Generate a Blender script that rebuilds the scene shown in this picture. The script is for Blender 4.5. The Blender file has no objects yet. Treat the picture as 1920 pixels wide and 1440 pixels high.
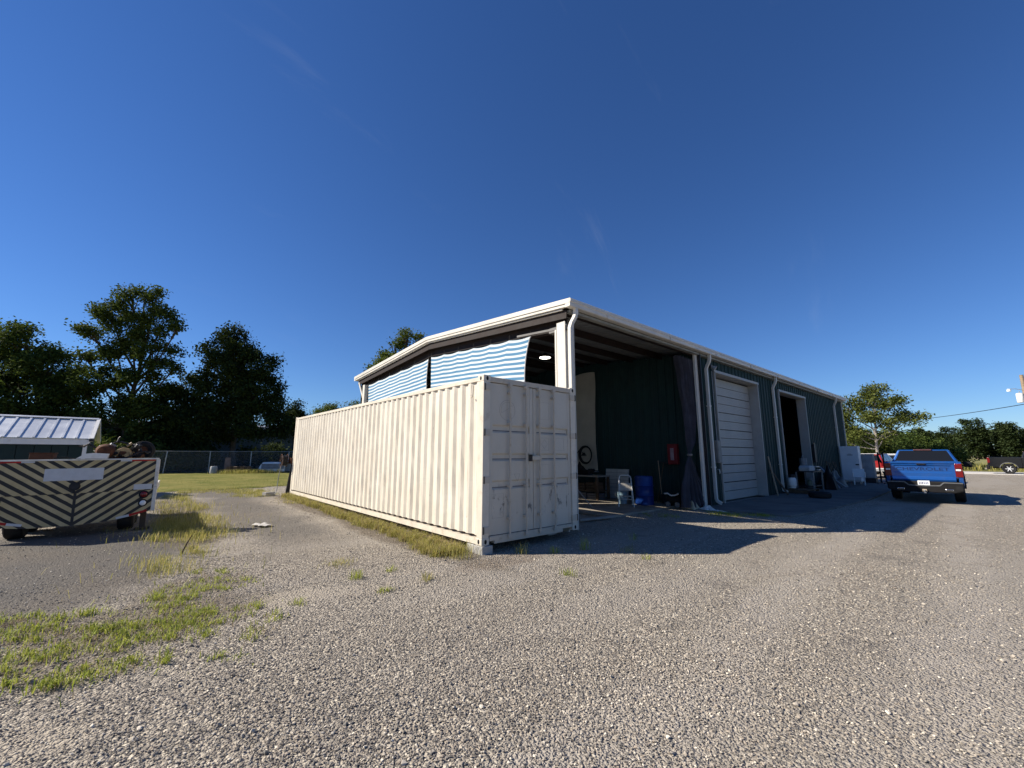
import bpy, math, random
import numpy as np
from mathutils import Vector, Matrix, Euler

R = math.radians
PI = math.pi
scene = bpy.context.scene
COL = scene.collection
random.seed(7)

# ------------------------------------------------------------------ camera
cam_d = bpy.data.cameras.new('camera')
cam = bpy.data.objects.new('camera', cam_d)
COL.objects.link(cam)
cam_d.sensor_fit = 'HORIZONTAL'
cam_d.sensor_width = 36.0
cam_d.lens = 36.0 * 786.6 / 1920.0
cam_d.clip_start = 0.05
cam_d.clip_end = 3000
cam.location = (-4.390, -5.826, 1.610)
cam.rotation_euler = (PI / 2 + 0.1678, 0, -0.7147)
scene.camera = cam

# ------------------------------------------------------------------ sky, sun, exposure
SUN_DIR = Vector((1.06, -0.855, -1.0)).normalized()          # the way the light travels
SUN_EL = math.asin(-SUN_DIR.z)
SUN_AZ = math.atan2(-SUN_DIR.x, -SUN_DIR.y)                   # clockwise from +Y
world = bpy.data.worlds.new('World')
scene.world = world
world.use_nodes = True
wn, wl = world.node_tree.nodes, world.node_tree.links
bg = wn['Background']
sky = wn.new('ShaderNodeTexSky')
sky.sky_type = 'NISHITA'
sky.sun_disc = False
sky.sun_elevation = SUN_EL
sky.sun_rotation = SUN_AZ
sky.altitude = 50
sky.air_density = 1.0
sky.dust_density = 0.0
sky.ozone_density = 3.0
# the deep clear blue of the day, with a few thin high streaks of ice cloud
hsv = wn.new('ShaderNodeHueSaturation')
hsv.inputs['Saturation'].default_value = 1.12
wl.new(sky.outputs[0], hsv.inputs['Color'])
tint = wn.new('ShaderNodeMix'); tint.data_type = 'RGBA'; tint.blend_type = 'MULTIPLY'; tint.inputs[0].default_value = 1.0
wl.new(hsv.outputs[0], tint.inputs[6]); tint.inputs[7].default_value = (0.76, 1.00, 1.42, 1)
tc = wn.new('ShaderNodeTexCoord')
mp = wn.new('ShaderNodeMapping')
mp.inputs['Rotation'].default_value = (0.5, 0.35, 0.9)
mp.inputs['Scale'].default_value = (1.2, 9.0, 2.2)
wl.new(tc.outputs['Generated'], mp.inputs['Vector'])
ci_n = wn.new('ShaderNodeTexNoise')
ci_n.inputs['Scale'].default_value = 1.6; ci_n.inputs['Detail'].default_value = 6; ci_n.inputs['Roughness'].default_value = 0.62; ci_n.inputs['Distortion'].default_value = 0.4
wl.new(mp.outputs[0], ci_n.inputs['Vector'])
ci_r = wn.new('ShaderNodeMapRange'); ci_r.interpolation_type = 'SMOOTHSTEP'
wl.new(ci_n.outputs[0], ci_r.inputs[0])
for k_, v_ in enumerate((0.60, 0.85, 0.0, 0.06)): ci_r.inputs[k_ + 1].default_value = v_
ci_m = wn.new('ShaderNodeMix'); ci_m.data_type = 'RGBA'
wl.new(ci_r.outputs[0], ci_m.inputs[0]); wl.new(tint.outputs[2], ci_m.inputs[6]); ci_m.inputs[7].default_value = (7.0, 7.6, 8.4, 1)
wl.new(ci_m.outputs[2], bg.inputs[0])
bg.inputs[1].default_value = 0.050

sun_d = bpy.data.lights.new('sun', 'SUN')
sun_d.energy = 5.0
sun_d.angle = R(0.53)
sun_d.color = (1.0, 0.915, 0.78)
sun = bpy.data.objects.new('sun', sun_d)
COL.objects.link(sun)
sun.rotation_euler = SUN_DIR.to_track_quat('-Z', 'Y').to_euler()
sun.location = (-20, 18, 30)

scene.render.engine = 'CYCLES'
scene.cycles.use_denoising = True
scene.cycles.max_bounces = 6
scene.cycles.diffuse_bounces = 3
scene.cycles.transparent_max_bounces = 8
scene.view_settings.view_transform = 'Standard'
scene.view_settings.look = 'None'
scene.view_settings.gamma = 1
scene.view_settings.exposure = 0.70
scene.view_settings.use_curve_mapping = False


# ------------------------------------------------------------------ helpers: objects
def tag(o, label=None, cat=None, group=None, kind=None):
    if label: o['label'] = label
    if cat: o['category'] = cat
    if group: o['group'] = group
    if kind: o['kind'] = kind
    return o


def thing(name, label, cat, loc=(0, 0, 0), rz=0.0, group=None, rot=None):
    o = bpy.data.objects.new(name, None)
    COL.objects.link(o)
    o.empty_display_size = 0.2
    o.location = loc
    o.rotation_euler = rot if rot else (0, 0, rz)
    tag(o, label, cat, group)
    return o


def link(name, me, parent=None, loc=None, rot=None, world=False):
    o = bpy.data.objects.new(name, me)
    COL.objects.link(o)
    if parent is not None:
        o.parent = parent
        if world:
            o.matrix_parent_inverse = Matrix.Translation(parent.location).inverted()
    if loc is not None: o.location = loc
    if rot is not None: o.rotation_euler = rot
    return o


def copy_tree(o, parent=None):
    c = o.copy()
    COL.objects.link(c)
    c.parent = parent
    for ch in list(o.children):
        copy_tree(ch, c)
    return c


def np_mesh(name, V, F, mat=None, fattr=None, smooth=False):
    me = bpy.data.meshes.new(name)
    V = np.asarray(V, dtype=np.float32)
    F = np.asarray(F, dtype=np.int32)
    m, k = F.shape
    me.vertices.add(len(V))
    me.vertices.foreach_set('co', V.ravel())
    me.loops.add(m * k)
    me.loops.foreach_set('vertex_index', F.ravel())
    me.polygons.add(m)
    me.polygons.foreach_set('loop_start', np.arange(0, m * k, k, dtype=np.int32))
    me.polygons.foreach_set('loop_total', np.full(m, k, dtype=np.int32))
    if smooth:
        me.polygons.foreach_set('use_smooth', np.ones(m, dtype=bool))
    me.update(calc_edges=True)
    if fattr is not None:
        for key, val in fattr.items():
            a = me.attributes.new(key, 'FLOAT', 'FACE')
            a.data.foreach_set('value', np.asarray(val, dtype=np.float32))
    if mat: me.materials.append(mat)
    return me


class MB:
    """collects shapes and links them as one mesh object"""
    def __init__(self):
        self.v = []; self.f = []

    def add(self, vs, fs):
        n = len(self.v)
        self.v += [tuple(p) for p in vs]
        self.f += [tuple(i + n for i in f) for f in fs]
        return self

    def box(self, x0, y0, z0, x1, y1, z1):
        if x1 < x0: x0, x1 = x1, x0
        if y1 < y0: y0, y1 = y1, y0
        if z1 < z0: z0, z1 = z1, z0
        return self.add([(x0, y0, z0), (x1, y0, z0), (x1, y1, z0), (x0, y1, z0), (x0, y0, z1), (x1, y0, z1), (x1, y1, z1), (x0, y1, z1)],
                        [(0, 3, 2, 1), (4, 5, 6, 7), (0, 1, 5, 4), (1, 2, 6, 5), (2, 3, 7, 6), (3, 0, 4, 7)])

    def obox(self, c, s, rot=(0, 0, 0)):
        m = Euler(rot).to_matrix()
        vs = [Vector(c) + m @ Vector((sx * s[0] / 2, sy * s[1] / 2, sz * s[2] / 2)) for sz in (-1, 1) for sx, sy in ((-1, -1), (1, -1), (1, 1), (-1, 1))]
        return self.add(vs, [(0, 3, 2, 1), (4, 5, 6, 7), (0, 1, 5, 4), (1, 2, 6, 5), (2, 3, 7, 6), (3, 0, 4, 7)])

    def bar(self, p0, p1, w, h, up=(0, 0, 1)):
        """a rectangular bar from p0 to p1, w across and h along up"""
        p0, p1 = Vector(p0), Vector(p1)
        d = (p1 - p0).normalized()
        s = d.cross(Vector(up))
        if s.length < 1e-4: s = d.cross(Vector((1, 0, 0)))
        s.normalize(); u = s.cross(d)
        vs = []
        for p in (p0, p1):
            for a, b in ((-1, -1), (1, -1), (1, 1), (-1, 1)):
                vs.append(p + s * (a * w / 2) + u * (b * h / 2))
        return self.add(vs, [(0, 3, 2, 1), (4, 5, 6, 7), (0, 1, 5, 4), (1, 2, 6, 5), (2, 3, 7, 6), (3, 0, 4, 7)])

    def tube(self, pts, r, n=8, phase=0.0, cap=True, sq=None):
        pts = [Vector(p) for p in pts]
        rs = r if isinstance(r, (list, tuple)) else [r] * len(pts)
        base = len(self.v)
        prev = None
        for i, p in enumerate(pts):
            t = (pts[min(i + 1, len(pts) - 1)] - pts[max(i - 1, 0)]).normalized()
            if prev is None:
                a = Vector((0, 0, 1)) if abs(t.z) < 0.9 else Vector((1, 0, 0))
                s = t.cross(a).normalized()
            else:
                s = (prev - t * prev.dot(t)).normalized()
            prev = s
            u = t.cross(s)
            for k in range(n):
                an = phase + 2 * PI * k / n
                cx, cy = math.cos(an), math.sin(an)
                if sq: cx *= sq[0]; cy *= sq[1]
                self.v.append(tuple(p + (s * cx + u * cy) * rs[i]))
        for i in range(len(pts) - 1):
            for k in range(n):
                a = base + i * n + k; b = base + i * n + (k + 1) % n
                self.f.append((a, b, b + n, a + n))
        if cap:
            self.f.append(tuple(base + k for k in reversed(range(n))))
            e = base + (len(pts) - 1) * n
            self.f.append(tuple(e + k for k in range(n)))
        return self

    def cyl(self, p0, p1, r0, r1=None, n=12):
        return self.tube([p0, p1], [r0, r0 if r1 is None else r1], n)

    def lathe(self, prof, n=20, origin=(0, 0, 0), axis='z', closed=False, cap=True):
        """prof: (radius, along) pairs"""
        base = len(self.v)
        ox, oy, oz = origin
        for r, h in prof:
            for k in range(n):
                a = 2 * PI * k / n
                c, s = r * math.cos(a), r * math.sin(a)
                self.v.append({'z': (ox + c, oy + s, oz + h), 'y': (ox + c, oy + h, oz - s), 'x': (ox + h, oy + c, oz + s)}[axis])
        m = len(prof)
        for i in range(m if closed else m - 1):
            for k in range(n):
                a = base + i * n + k; b = base + i * n + (k + 1) % n
                c = base + ((i + 1) % m) * n + (k + 1) % n; d = base + ((i + 1) % m) * n + k
                self.f.append((a, b, c, d))
        if not closed and cap:
            if prof[0][0] > 1e-6: self.f.append(tuple(base + k for k in reversed(range(n))))
            if prof[-1][0] > 1e-6: self.f.append(tuple(base + (m - 1) * n + k for k in range(n)))
        return self

    def prism(self, poly, axis, a0, a1):
        """poly in the plane across axis: x -> (y,z), y -> (x,z), z -> (x,y)"""
        n = len(poly)
        def P(p, a):
            return {'x': (a, p[0], p[1]), 'y': (p[0], a, p[1]), 'z': (p[0], p[1], a)}[axis]
        vs = [P(p, a0) for p in poly] + [P(p, a1) for p in poly]
        fs = [tuple(reversed(range(n))), tuple(range(n, 2 * n))]
        fs += [(i, (i + 1) % n, n + (i + 1) % n, n + i) for i in range(n)]
        return self.add(vs, fs)

    def grid(self, fn, nu, nv, wrap=False):
        base = len(self.v)
        for j in range(nv + 1):
            for i in range(nu + 1):
                self.v.append(tuple(fn(i / nu, j / nv)))
        for j in range(nv):
            for i in range(nu):
                a = base + j * (nu + 1) + i
                self.f.append((a, a + 1, a + nu + 2, a + nu + 1))
        return self

    def mesh(self, name, mat, smooth=None):
        me = bpy.data.meshes.new(name)
        me.from_pydata(self.v, [], self.f)
        if mat: me.materials.append(mat)
        import bmesh
        bm = bmesh.new(); bm.from_mesh(me)
        bmesh.ops.recalc_face_normals(bm, faces=bm.faces)
        bm.to_mesh(me); bm.free()
        if smooth is not None:
            me.polygons.foreach_set('use_smooth', [True] * len(me.polygons))
            me.set_sharp_from_angle(angle=R(smooth))
        me.update()
        return me

    def build(self, name, mat, parent=None, smooth=None, bevel=None, world=False, loc=None, rot=None):
        o = link(name, self.mesh(name, mat, smooth), parent, loc, rot, world)
        if bevel:
            b = o.modifiers.new('bevel', 'BEVEL')
            b.width = bevel; b.segments = 2; b.limit_method = 'ANGLE'; b.angle_limit = R(40)
        return o


# ------------------------------------------------------------------ helpers: materials
def new_mat(name):
    m = bpy.data.materials.new(name)
    m.use_nodes = True
    nt = m.node_tree
    return m, nt.nodes, nt.links, nt.nodes['Principled BSDF']


def add_mix(n, l, fac, a, b, mode='MIX'):
    x = n.new('ShaderNodeMix'); x.data_type = 'RGBA'; x.blend_type = mode
    for sock, val in ((x.inputs[0], fac), (x.inputs[6], a), (x.inputs[7], b)):
        if hasattr(val, 'is_output'): l.new(val, sock)
        elif isinstance(val, (int, float)): sock.default_value = val
        else: sock.default_value = (*val[:3], 1)
    return x.outputs[2]


def add_noise(n, l, co, scale, detail=4, rough=0.6, dist=0.0):
    t = n.new('ShaderNodeTexNoise')
    t.inputs['Scale'].default_value = scale; t.inputs['Detail'].default_value = detail
    t.inputs['Roughness'].default_value = rough; t.inputs['Distortion'].default_value = dist
    if co is not None: l.new(co, t.inputs['Vector'])
    return t


def add_range(n, l, val, a, b, c=0.0, d=1.0, smooth=True):
    x = n.new('ShaderNodeMapRange'); x.interpolation_type = 'SMOOTHSTEP' if smooth else 'LINEAR'
    l.new(val, x.inputs[0])
    x.inputs[1].default_value = a; x.inputs[2].default_value = b; x.inputs[3].default_value = c; x.inputs[4].default_value = d
    return x.outputs[0]


def add_math(n, l, op, a, b=None):
    x = n.new('ShaderNodeMath'); x.operation = op
    for i, v in enumerate((a, b)):
        if v is None: continue
        if hasattr(v, 'is_output'): l.new(v, x.inputs[i])
        else: x.inputs[i].default_value = v
    return x.outputs[0]


def add_coord(n, l, kind='Object', scale=None):
    t = n.new('ShaderNodeTexCoord')
    o = t.outputs[kind]
    if scale:
        mp = n.new('ShaderNodeMapping'); mp.inputs['Scale'].default_value = scale
        l.new(o, mp.inputs['Vector']); o = mp.outputs[0]
    return o


def add_bump(n, l, bsdf, height, strength=0.3, dist=0.01):
    b = n.new('ShaderNodeBump'); b.inputs['Strength'].default_value = strength; b.inputs['Distance'].default_value = dist
    l.new(height, b.inputs['Height']); l.new(b.outputs[0], bsdf.inputs['Normal'])
    return b


def scaled(c, k):
    return tuple(min(1.0, x * k) for x in c)


MATS = {}
def pm(name, col, rough=0.6, metal=0.0, var=0.18, scale=3.0, bump=0.0, bscale=60.0, stretch=None, dirt=None, dirt_amt=0.5, coat=0.0, dirt_scale=2.0, spec=0.28):
    """a plain procedural material: colour with uneven wear, optional dirt patches and fine relief"""
    if name in MATS: return MATS[name]
    m, n, l, p = new_mat(name)
    co = add_coord(n, l, 'Object', stretch)
    t = add_noise(n, l, co, scale, 5, 0.65)
    f = add_range(n, l, t.outputs[0], 0.3, 0.7)
    c = add_mix(n, l, f, scaled(col, 1 - var), scaled(col, 1 + var))
    if dirt:
        t2 = add_noise(n, l, co, dirt_scale, 8, 0.7)
        f2 = add_range(n, l, t2.outputs[0], 0.52, 0.70, 0, dirt_amt)
        c = add_mix(n, l, f2, c, dirt)
    l.new(c, p.inputs['Base Color'])
    r = add_range(n, l, t.outputs[0], 0.2, 0.8, max(0.02, rough - 0.1), min(1, rough + 0.1))
    l.new(r, p.inputs['Roughness'])
    p.inputs['Metallic'].default_value = metal
    p.inputs['Specular IOR Level'].default_value = spec
    if coat: p.inputs['Coat Weight'].default_value = coat; p.inputs['Coat Roughness'].default_value = 0.05
    if bump:
        t3 = add_noise(n, l, co, bscale, 3, 0.6)
        add_bump(n, l, p, t3.outputs[0], bump, 0.01)
    MATS[name] = m
    return m


BLACK = pm('black_rubber', (0.012, 0.012, 0.013), 0.75, 0, 0.4, 8, 0.3, 80)
DARKM = pm('dark_metal', (0.025, 0.025, 0.028), 0.5, 0.3, 0.3, 6, dirt=(0.06, 0.03, 0.015))
BLACKP = pm('black_plastic', (0.007, 0.007, 0.008), 0.7, 0, 0.2, 5)
WHITEP = pm('white_paint', (0.76, 0.74, 0.70), 0.5, 0, 0.05, 3, dirt=(0.45, 0.42, 0.36), dirt_amt=0.45, dirt_scale=3)
WHITEPL = pm('white_plastic', (0.72, 0.72, 0.70), 0.4, 0, 0.05, 3)
GALV = pm('galvanised_steel', (0.42, 0.43, 0.44), 0.45, 0.7, 0.15, 8)
GREYM = pm('grey_steel', (0.22, 0.23, 0.24), 0.5, 0.4, 0.2, 5)
WOOD = pm('weathered_wood', (0.28, 0.21, 0.14), 0.8, 0, 0.3, 4, 0.3, 40, stretch=(1, 1, 8))
WOODD = pm('dark_wood', (0.10, 0.065, 0.04), 0.85, 0, 0.35, 5, 0.3, 40)
CONC = pm('concrete', (0.36, 0.35, 0.33), 0.9, 0, 0.18, 3, 0.35, 90, dirt=(0.18, 0.17, 0.16), dirt_scale=1.4)
RUST = pm('rusty_steel', (0.085, 0.036, 0.020), 0.85, 0.2, 0.45, 9, 0.4, 60)
GLASS = None
def make_glass():
    m, n, l, p = new_mat('tinted_glass')
    p.inputs['Base Color'].default_value = (0.010, 0.011, 0.013, 1)
    p.inputs['Roughness'].default_value = 0.06
    p.inputs['Specular IOR Level'].default_value = 0.35
    return m
GLASS = make_glass()
def flat(name, col, rough=0.5, metal=0, emit=None, strength=0):
    if name in MATS: return MATS[name]
    m, n, l, p = new_mat(name)
    p.inputs['Base Color'].default_value = (*col, 1); p.inputs['Roughness'].default_value = rough; p.inputs['Metallic'].default_value = metal
    if emit:
        p.inputs['Emission Color'].default_value = (*emit, 1); p.inputs['Emission Strength'].default_value = strength
    MATS[name] = m
    return m
RED_LENS = flat('red_lens', (0.15, 0.006, 0.008), 0.15)
CLEAR_LENS = flat('clear_lens', (0.70, 0.72, 0.75), 0.15)
CHROME = flat('chrome', (0.65, 0.66, 0.68), 0.15, 1.0)
RED_TAPE = pm('red_reflective_tape', (0.38, 0.015, 0.012), 0.4, 0, 0.2, 12)
# ------------------------------------------------------------------ the ground
def sstep(a, b, x):
    t = np.clip((np.asarray(x, float) - a) / (b - a), 0, 1)
    return t * t * (3 - 2 * t)


def gz(x, y):
    x = np.asarray(x, float); y = np.asarray(y, float)
    return 0.10 * np.where(x < 2.6, sstep(5, 13, y), sstep(12.8, 14.5, y))


def vnoise(x, y, s, seed=0):
    """cheap smooth value noise for arrays"""
    x = np.asarray(x, float) * s + seed * 17.3; y = np.asarray(y, float) * s - seed * 9.1
    xi, yi = np.floor(x), np.floor(y)
    fx, fy = x - xi, y - yi
    fx = fx * fx * (3 - 2 * fx); fy = fy * fy * (3 - 2 * fy)
    def h(a, b):
        q = np.sin(a * 127.1 + b * 311.7 + seed * 74.7) * 43758.5453
        return q - np.floor(q)
    return (h(xi, yi) * (1 - fx) + h(xi + 1, yi) * fx) * (1 - fy) + (h(xi, yi + 1) * (1 - fx) + h(xi + 1, yi + 1) * fx) * fy


def make_ground_mat():
    m, n, l, p = new_mat('gravel_and_earth')
    g = n.new('ShaderNodeNewGeometry')
    pos = g.outputs['Position']
    sx = n.new('ShaderNodeSeparateXYZ'); l.new(pos, sx.inputs[0])
    X, Y = sx.outputs[0], sx.outputs[1]
    # stones: two sizes of cells
    def vor(scale, feature='F1'):
        v = n.new('ShaderNodeTexVoronoi'); v.feature = feature; v.inputs['Scale'].default_value = scale
        l.new(pos, v.inputs['Vector']); return v
    v1, v2 = vor(40), vor(76)
    def stone_col(v):
        s = n.new('ShaderNodeSeparateColor'); l.new(v.outputs['Color'], s.inputs[0])
        r = n.new('ShaderNodeValToRGB'); l.new(s.outputs[0], r.inputs[0])
        e = r.color_ramp.elements
        e[0].position = 0.0; e[0].color = (0.135, 0.122, 0.108, 1)
        e[1].position = 1.0; e[1].color = (0.606, 0.542, 0.437, 1)
        for q, c in ((0.3, (0.234, 0.211, 0.179, 1)), (0.55, (0.325, 0.280, 0.226, 1)), (0.8, (0.391, 0.350, 0.291, 1))):
            x = e.new(q); x.color = c
        return r.outputs[0]
    big = add_noise(n, l, pos, 0.35, 5, 0.6)
    mid = add_noise(n, l, pos, 2.2, 6, 0.65)
    fine = add_noise(n, l, pos, 140, 3, 0.6)
    gravel = add_mix(n, l, add_range(n, l, mid.outputs[0], 0.42, 0.62), stone_col(v1), stone_col(v2))
    gravel = add_mix(n, l, add_range(n, l, big.outputs[0], 0.35, 0.7, 0, 0.22), gravel, (0.27, 0.235, 0.195))
    # dusty lanes pressed by wheels, running with the building and fading in and out
    lane_co = n.new('ShaderNodeMapping'); lane_co.inputs['Scale'].default_value = (0.10, 0.75, 1); lane_co.inputs['Rotation'].default_value = (0, 0, 0.10)
    l.new(pos, lane_co.inputs['Vector'])
    lane = add_noise(n, l, lane_co.outputs[0], 1.0, 5, 0.6, 0.3)
    lanef = add_math(n, l, 'MULTIPLY', add_range(n, l, lane.outputs[0], 0.46, 0.60, 0, 0.85), add_range(n, l, fine.outputs[0], 0.3, 0.65, 0.45, 1.0))
    gravel = add_mix(n, l, lanef, gravel, (0.35, 0.315, 0.27))
    # a pair of pressed wheel paths leading to the far end of the yard
    yc = add_math(n, l, 'ADD', add_math(n, l, 'SUBTRACT', add_math(n, l, 'MULTIPLY', X, 0.05), 4.75), add_math(n, l, 'MULTIPLY', add_math(n, l, 'SUBTRACT', big.outputs[0], 0.5), 1.2))
    off = add_math(n, l, 'ABSOLUTE', add_math(n, l, 'SUBTRACT', add_math(n, l, 'ABSOLUTE', add_math(n, l, 'SUBTRACT', Y, yc)), 0.78))
    rut = add_math(n, l, 'MULTIPLY', add_range(n, l, off, 0.12, 0.42, 0.7, 0.0), add_range(n, l, mid.outputs[0], 0.36, 0.6, 0.35, 1.0))
    gravel = add_mix(n, l, rut, gravel, (0.40, 0.36, 0.31))
    damp = add_noise(n, l, pos, 0.8, 4, 0.6)
    gravel = add_mix(n, l, add_range(n, l, damp.outputs[0], 0.58, 0.74, 0, 0.45), gravel, (0.15, 0.135, 0.12))
    # compacted dark fines on the left of the yard
    dx = add_math(n, l, 'ADD', add_math(n, l, 'MULTIPLY', add_math(n, l, 'ADD', X, 5.8), 0.42), add_math(n, l, 'MULTIPLY', add_math(n, l, 'SUBTRACT', mid.outputs[0], 0.5), 0.9))
    dy = add_math(n, l, 'MULTIPLY', add_math(n, l, 'SUBTRACT', Y, 3.9), 0.28)
    d2 = add_math(n, l, 'ADD', add_math(n, l, 'MULTIPLY', dx, dx), add_math(n, l, 'MULTIPLY', dy, dy))
    dark = add_range(n, l, d2, 0.6, 1.25, 0.85, 0.0)
    # the worn wheel track beside the container
    tr = add_math(n, l, 'ABSOLUTE', add_math(n, l, 'ADD', add_math(n, l, 'SUBTRACT', X, -1.9), add_math(n, l, 'MULTIPLY', add_math(n, l, 'SUBTRACT', big.outputs[0], 0.5), 2.4)))
    track = add_math(n, l, 'MULTIPLY', add_range(n, l, tr, 0.35, 1.3, 0.7, 0.0), add_range(n, l, Y, 1.2, 4.5, 0, 1))
    fines = add_mix(n, l, add_range(n, l, fine.outputs[0], 0.35, 0.7), (0.045, 0.043, 0.041), (0.15, 0.14, 0.128))
    fines = add_mix(n, l, add_range(n, l, big.outputs[0], 0.45, 0.65, 0, 0.5), fines, (0.15, 0.125, 0.095))
    c = add_mix(n, l, add_math(n, l, 'MAXIMUM', dark, track), gravel, fines)
    # pale sandy wear
    def patch(px, py, rx, ry, amt):
        a = add_math(n, l, 'DIVIDE', add_math(n, l, 'SUBTRACT', X, px), rx)
        b = add_math(n, l, 'DIVIDE', add_math(n, l, 'SUBTRACT', Y, py), ry)
        q = add_math(n, l, 'ADD', add_math(n, l, 'MULTIPLY', a, a), add_math(n, l, 'MULTIPLY', b, b))
        q = add_math(n, l, 'ADD', q, add_math(n, l, 'MULTIPLY', add_math(n, l, 'SUBTRACT', mid.outputs[0], 0.5), 1.6))
        return add_range(n, l, q, 0.3, 1.3, amt, 0.0)
    sand = add_math(n, l, 'MAXIMUM', patch(-2.95, -0.25, 0.55, 0.30, 0.75), patch(-2.2, -0.45, 0.5, 0.25, 0.5))
    sand = add_math(n, l, 'MAXIMUM', sand, patch(-4.75, -1.95, 0.40, 0.30, 0.7))
    c = add_mix(n, l, sand, c, (0.40, 0.35, 0.28))
    leaf = add_math(n, l, 'MULTIPLY', patch(0.0, -0.55, 0.9, 0.35, 0.7), add_range(n, l, fine.outputs[0], 0.4, 0.6))
    c = add_mix(n, l, leaf, c, (0.14, 0.085, 0.05))
    # dark soil where weeds took root
    soil = patch(-4.15, 0.0, 1.1, 0.75, 0.75)
    for q_ in ((-5.3, 0.35, 0.8, 0.6, 0.75), (-3.7, 1.0, 0.6, 0.6, 0.7), (-4.7, -0.7, 0.6, 0.45, 0.6), (-0.35, 2.6, 0.45, 3.6, 0.85), (-0.35, 9.0, 0.4, 4.0, 0.8), (-3.5, 6.0, 0.6, 2.6, 0.75), (-3.4, 11.0, 0.7, 3.5, 0.75)):
        soil = add_math(n, l, 'MAXIMUM', soil, patch(*q_))
    c = add_mix(n, l, add_math(n, l, 'MULTIPLY', soil, add_range(n, l, fine.outputs[0], 0.3, 0.6, 0.5, 1.0)), c, (0.115, 0.090, 0.062))
    # earth under the far grass
    far = add_math(n, l, 'MAXIMUM', add_range(n, l, Y, 18.0, 22.0), add_range(n, l, X, 57.0, 60.0))
    c = add_mix(n, l, far, c, add_mix(n, l, mid.outputs[0], (0.12, 0.11, 0.035), (0.24, 0.20, 0.08)))
    l.new(c, p.inputs['Base Color'])
    p.inputs['Roughness'].default_value = 0.9
    p.inputs['Specular IOR Level'].default_value = 0.25
    h = add_math(n, l, 'SUBTRACT', 1.0, v1.outputs['Distance'])
    h2 = add_math(n, l, 'SUBTRACT', 1.0, v2.outputs['Distance'])
    h = add_math(n, l, 'ADD', add_math(n, l, 'MULTIPLY', h, 0.7), add_math(n, l, 'MULTIPLY', h2, 0.4))
    h = add_math(n, l, 'MULTIPLY', h, add_math(n, l, 'SUBTRACT', 1.0, add_math(n, l, 'MULTIPLY', add_math(n, l, 'MAXIMUM', dark, track), 0.35)))
    h = add_math(n, l, 'ADD', h, add_math(n, l, 'MULTIPLY', fine.outputs[0], 0.2))
    add_bump(n, l, p, h, 1.0, 0.035)
    return m


def axis(lo, hi, fine_lo, fine_hi, step):
    a = list(np.arange(fine_lo, fine_hi + 1e-6, step))
    s = step; v = fine_hi
    while v < hi:
        s *= 1.5; v = min(hi, v + s); a.append(v)
    s = step; v = fine_lo
    while v > lo:
        s *= 1.5; v = max(lo, v - s); a.insert(0, v)
    return np.array(a)


gx, gy = axis(-700, 900, -10, 16, 0.2), axis(-700, 900, -9, 20, 0.2)
GX, GY = np.meshgrid(gx, gy)
GZ = gz(GX, GY) - 0.028 * vnoise(GX, GY, 0.7, 1) - 0.012 * vnoise(GX, GY, 2.6, 2)
GV = np.stack([GX, GY, GZ], -1).reshape(-1, 3)
nx, ny = len(gx), len(gy)
ii, jj = np.meshgrid(np.arange(nx - 1), np.arange(ny - 1))
a0 = (jj * nx + ii).ravel()
GF = np.stack([a0, a0 + 1, a0 + nx + 1, a0 + nx], 1)
GROUND = make_ground_mat()
ground = link('ground', np_mesh('ground', GV, GF, GROUND, smooth=True))
tag(ground, 'grey crushed gravel yard with compacted dirt patches', kind='structure')


def make_lawn_mat():
    m, n, l, p = new_mat('lawn_turf')
    g = n.new('ShaderNodeNewGeometry'); pos = g.outputs['Position']
    a = add_noise(n, l, pos, 0.5, 6, 0.65); b = add_noise(n, l, pos, 9, 5, 0.7)
    c = add_mix(n, l, add_range(n, l, a.outputs[0], 0.35, 0.65), (0.105, 0.125, 0.022), (0.21, 0.19, 0.055))
    c = add_mix(n, l, add_range(n, l, b.outputs[0], 0.4, 0.75, 0, 0.5), c, (0.24, 0.20, 0.09))
    l.new(c, p.inputs['Base Color']); p.inputs['Roughness'].default_value = 0.95
    p.inputs['Specular IOR Level'].default_value = 0.1
    add_bump(n, l, p, b.outputs[0], 0.8, 0.05)
    return m


LAWN = make_lawn_mat()
edge = []
for x in np.arange(-70, 60.1, 0.5):
    edge.append((x, 17.4 + 1.3 * (float(vnoise(x, 0, 0.6, 5)) - 0.5) + 0.8 * (float(vnoise(x, 3, 1.9, 6)) - 0.5)))
lv, lf = [], []
rows = [0, 0.6, 3, 8, 20, 60]
for x, y0 in edge:
    for k, d in enumerate(rows):
        yy = y0 + d
        lv.append((x, yy, float(gz(x, yy)) + (0.0 if k == 0 else 0.02)))
for i in range(len(edge) - 1):
    for k in range(len(rows) - 1):
        a = i * len(rows) + k
        lf.append((a, a + len(rows), a + len(rows) + 1, a + 1))
lawn = link('lawn', np_mesh('lawn', lv, lf, LAWN, smooth=True))
tag(lawn, 'sunlit yellow green lawn reaching back to the fence', kind='structure')

# the road beyond the yard on the right and the field past it
ROADM = pm('pale_road_concrete', (0.52, 0.50, 0.47), 0.8, 0, 0.08, 0.5, 0.2, 30)
road = MB().box(50.6, -160, -0.03, 56.6, 120, 0.035).build('road', ROADM)
tag(road, 'pale concrete road crossing beyond the gravel yard', kind='structure')
FIELD = pm('rough_field', (0.21, 0.20, 0.075), 0.95, 0, 0.3, 0.25, 0.6, 6)
field = MB().grid(lambda u, v: (57.4 + u * 260, -180 + v * 320, 0.03 + 0.25 * float(sstep(0, 0.05, u))), 24, 24).build('field', FIELD, smooth=60)
tag(field, 'rough dry grass field beyond the road', kind='structure')

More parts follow.
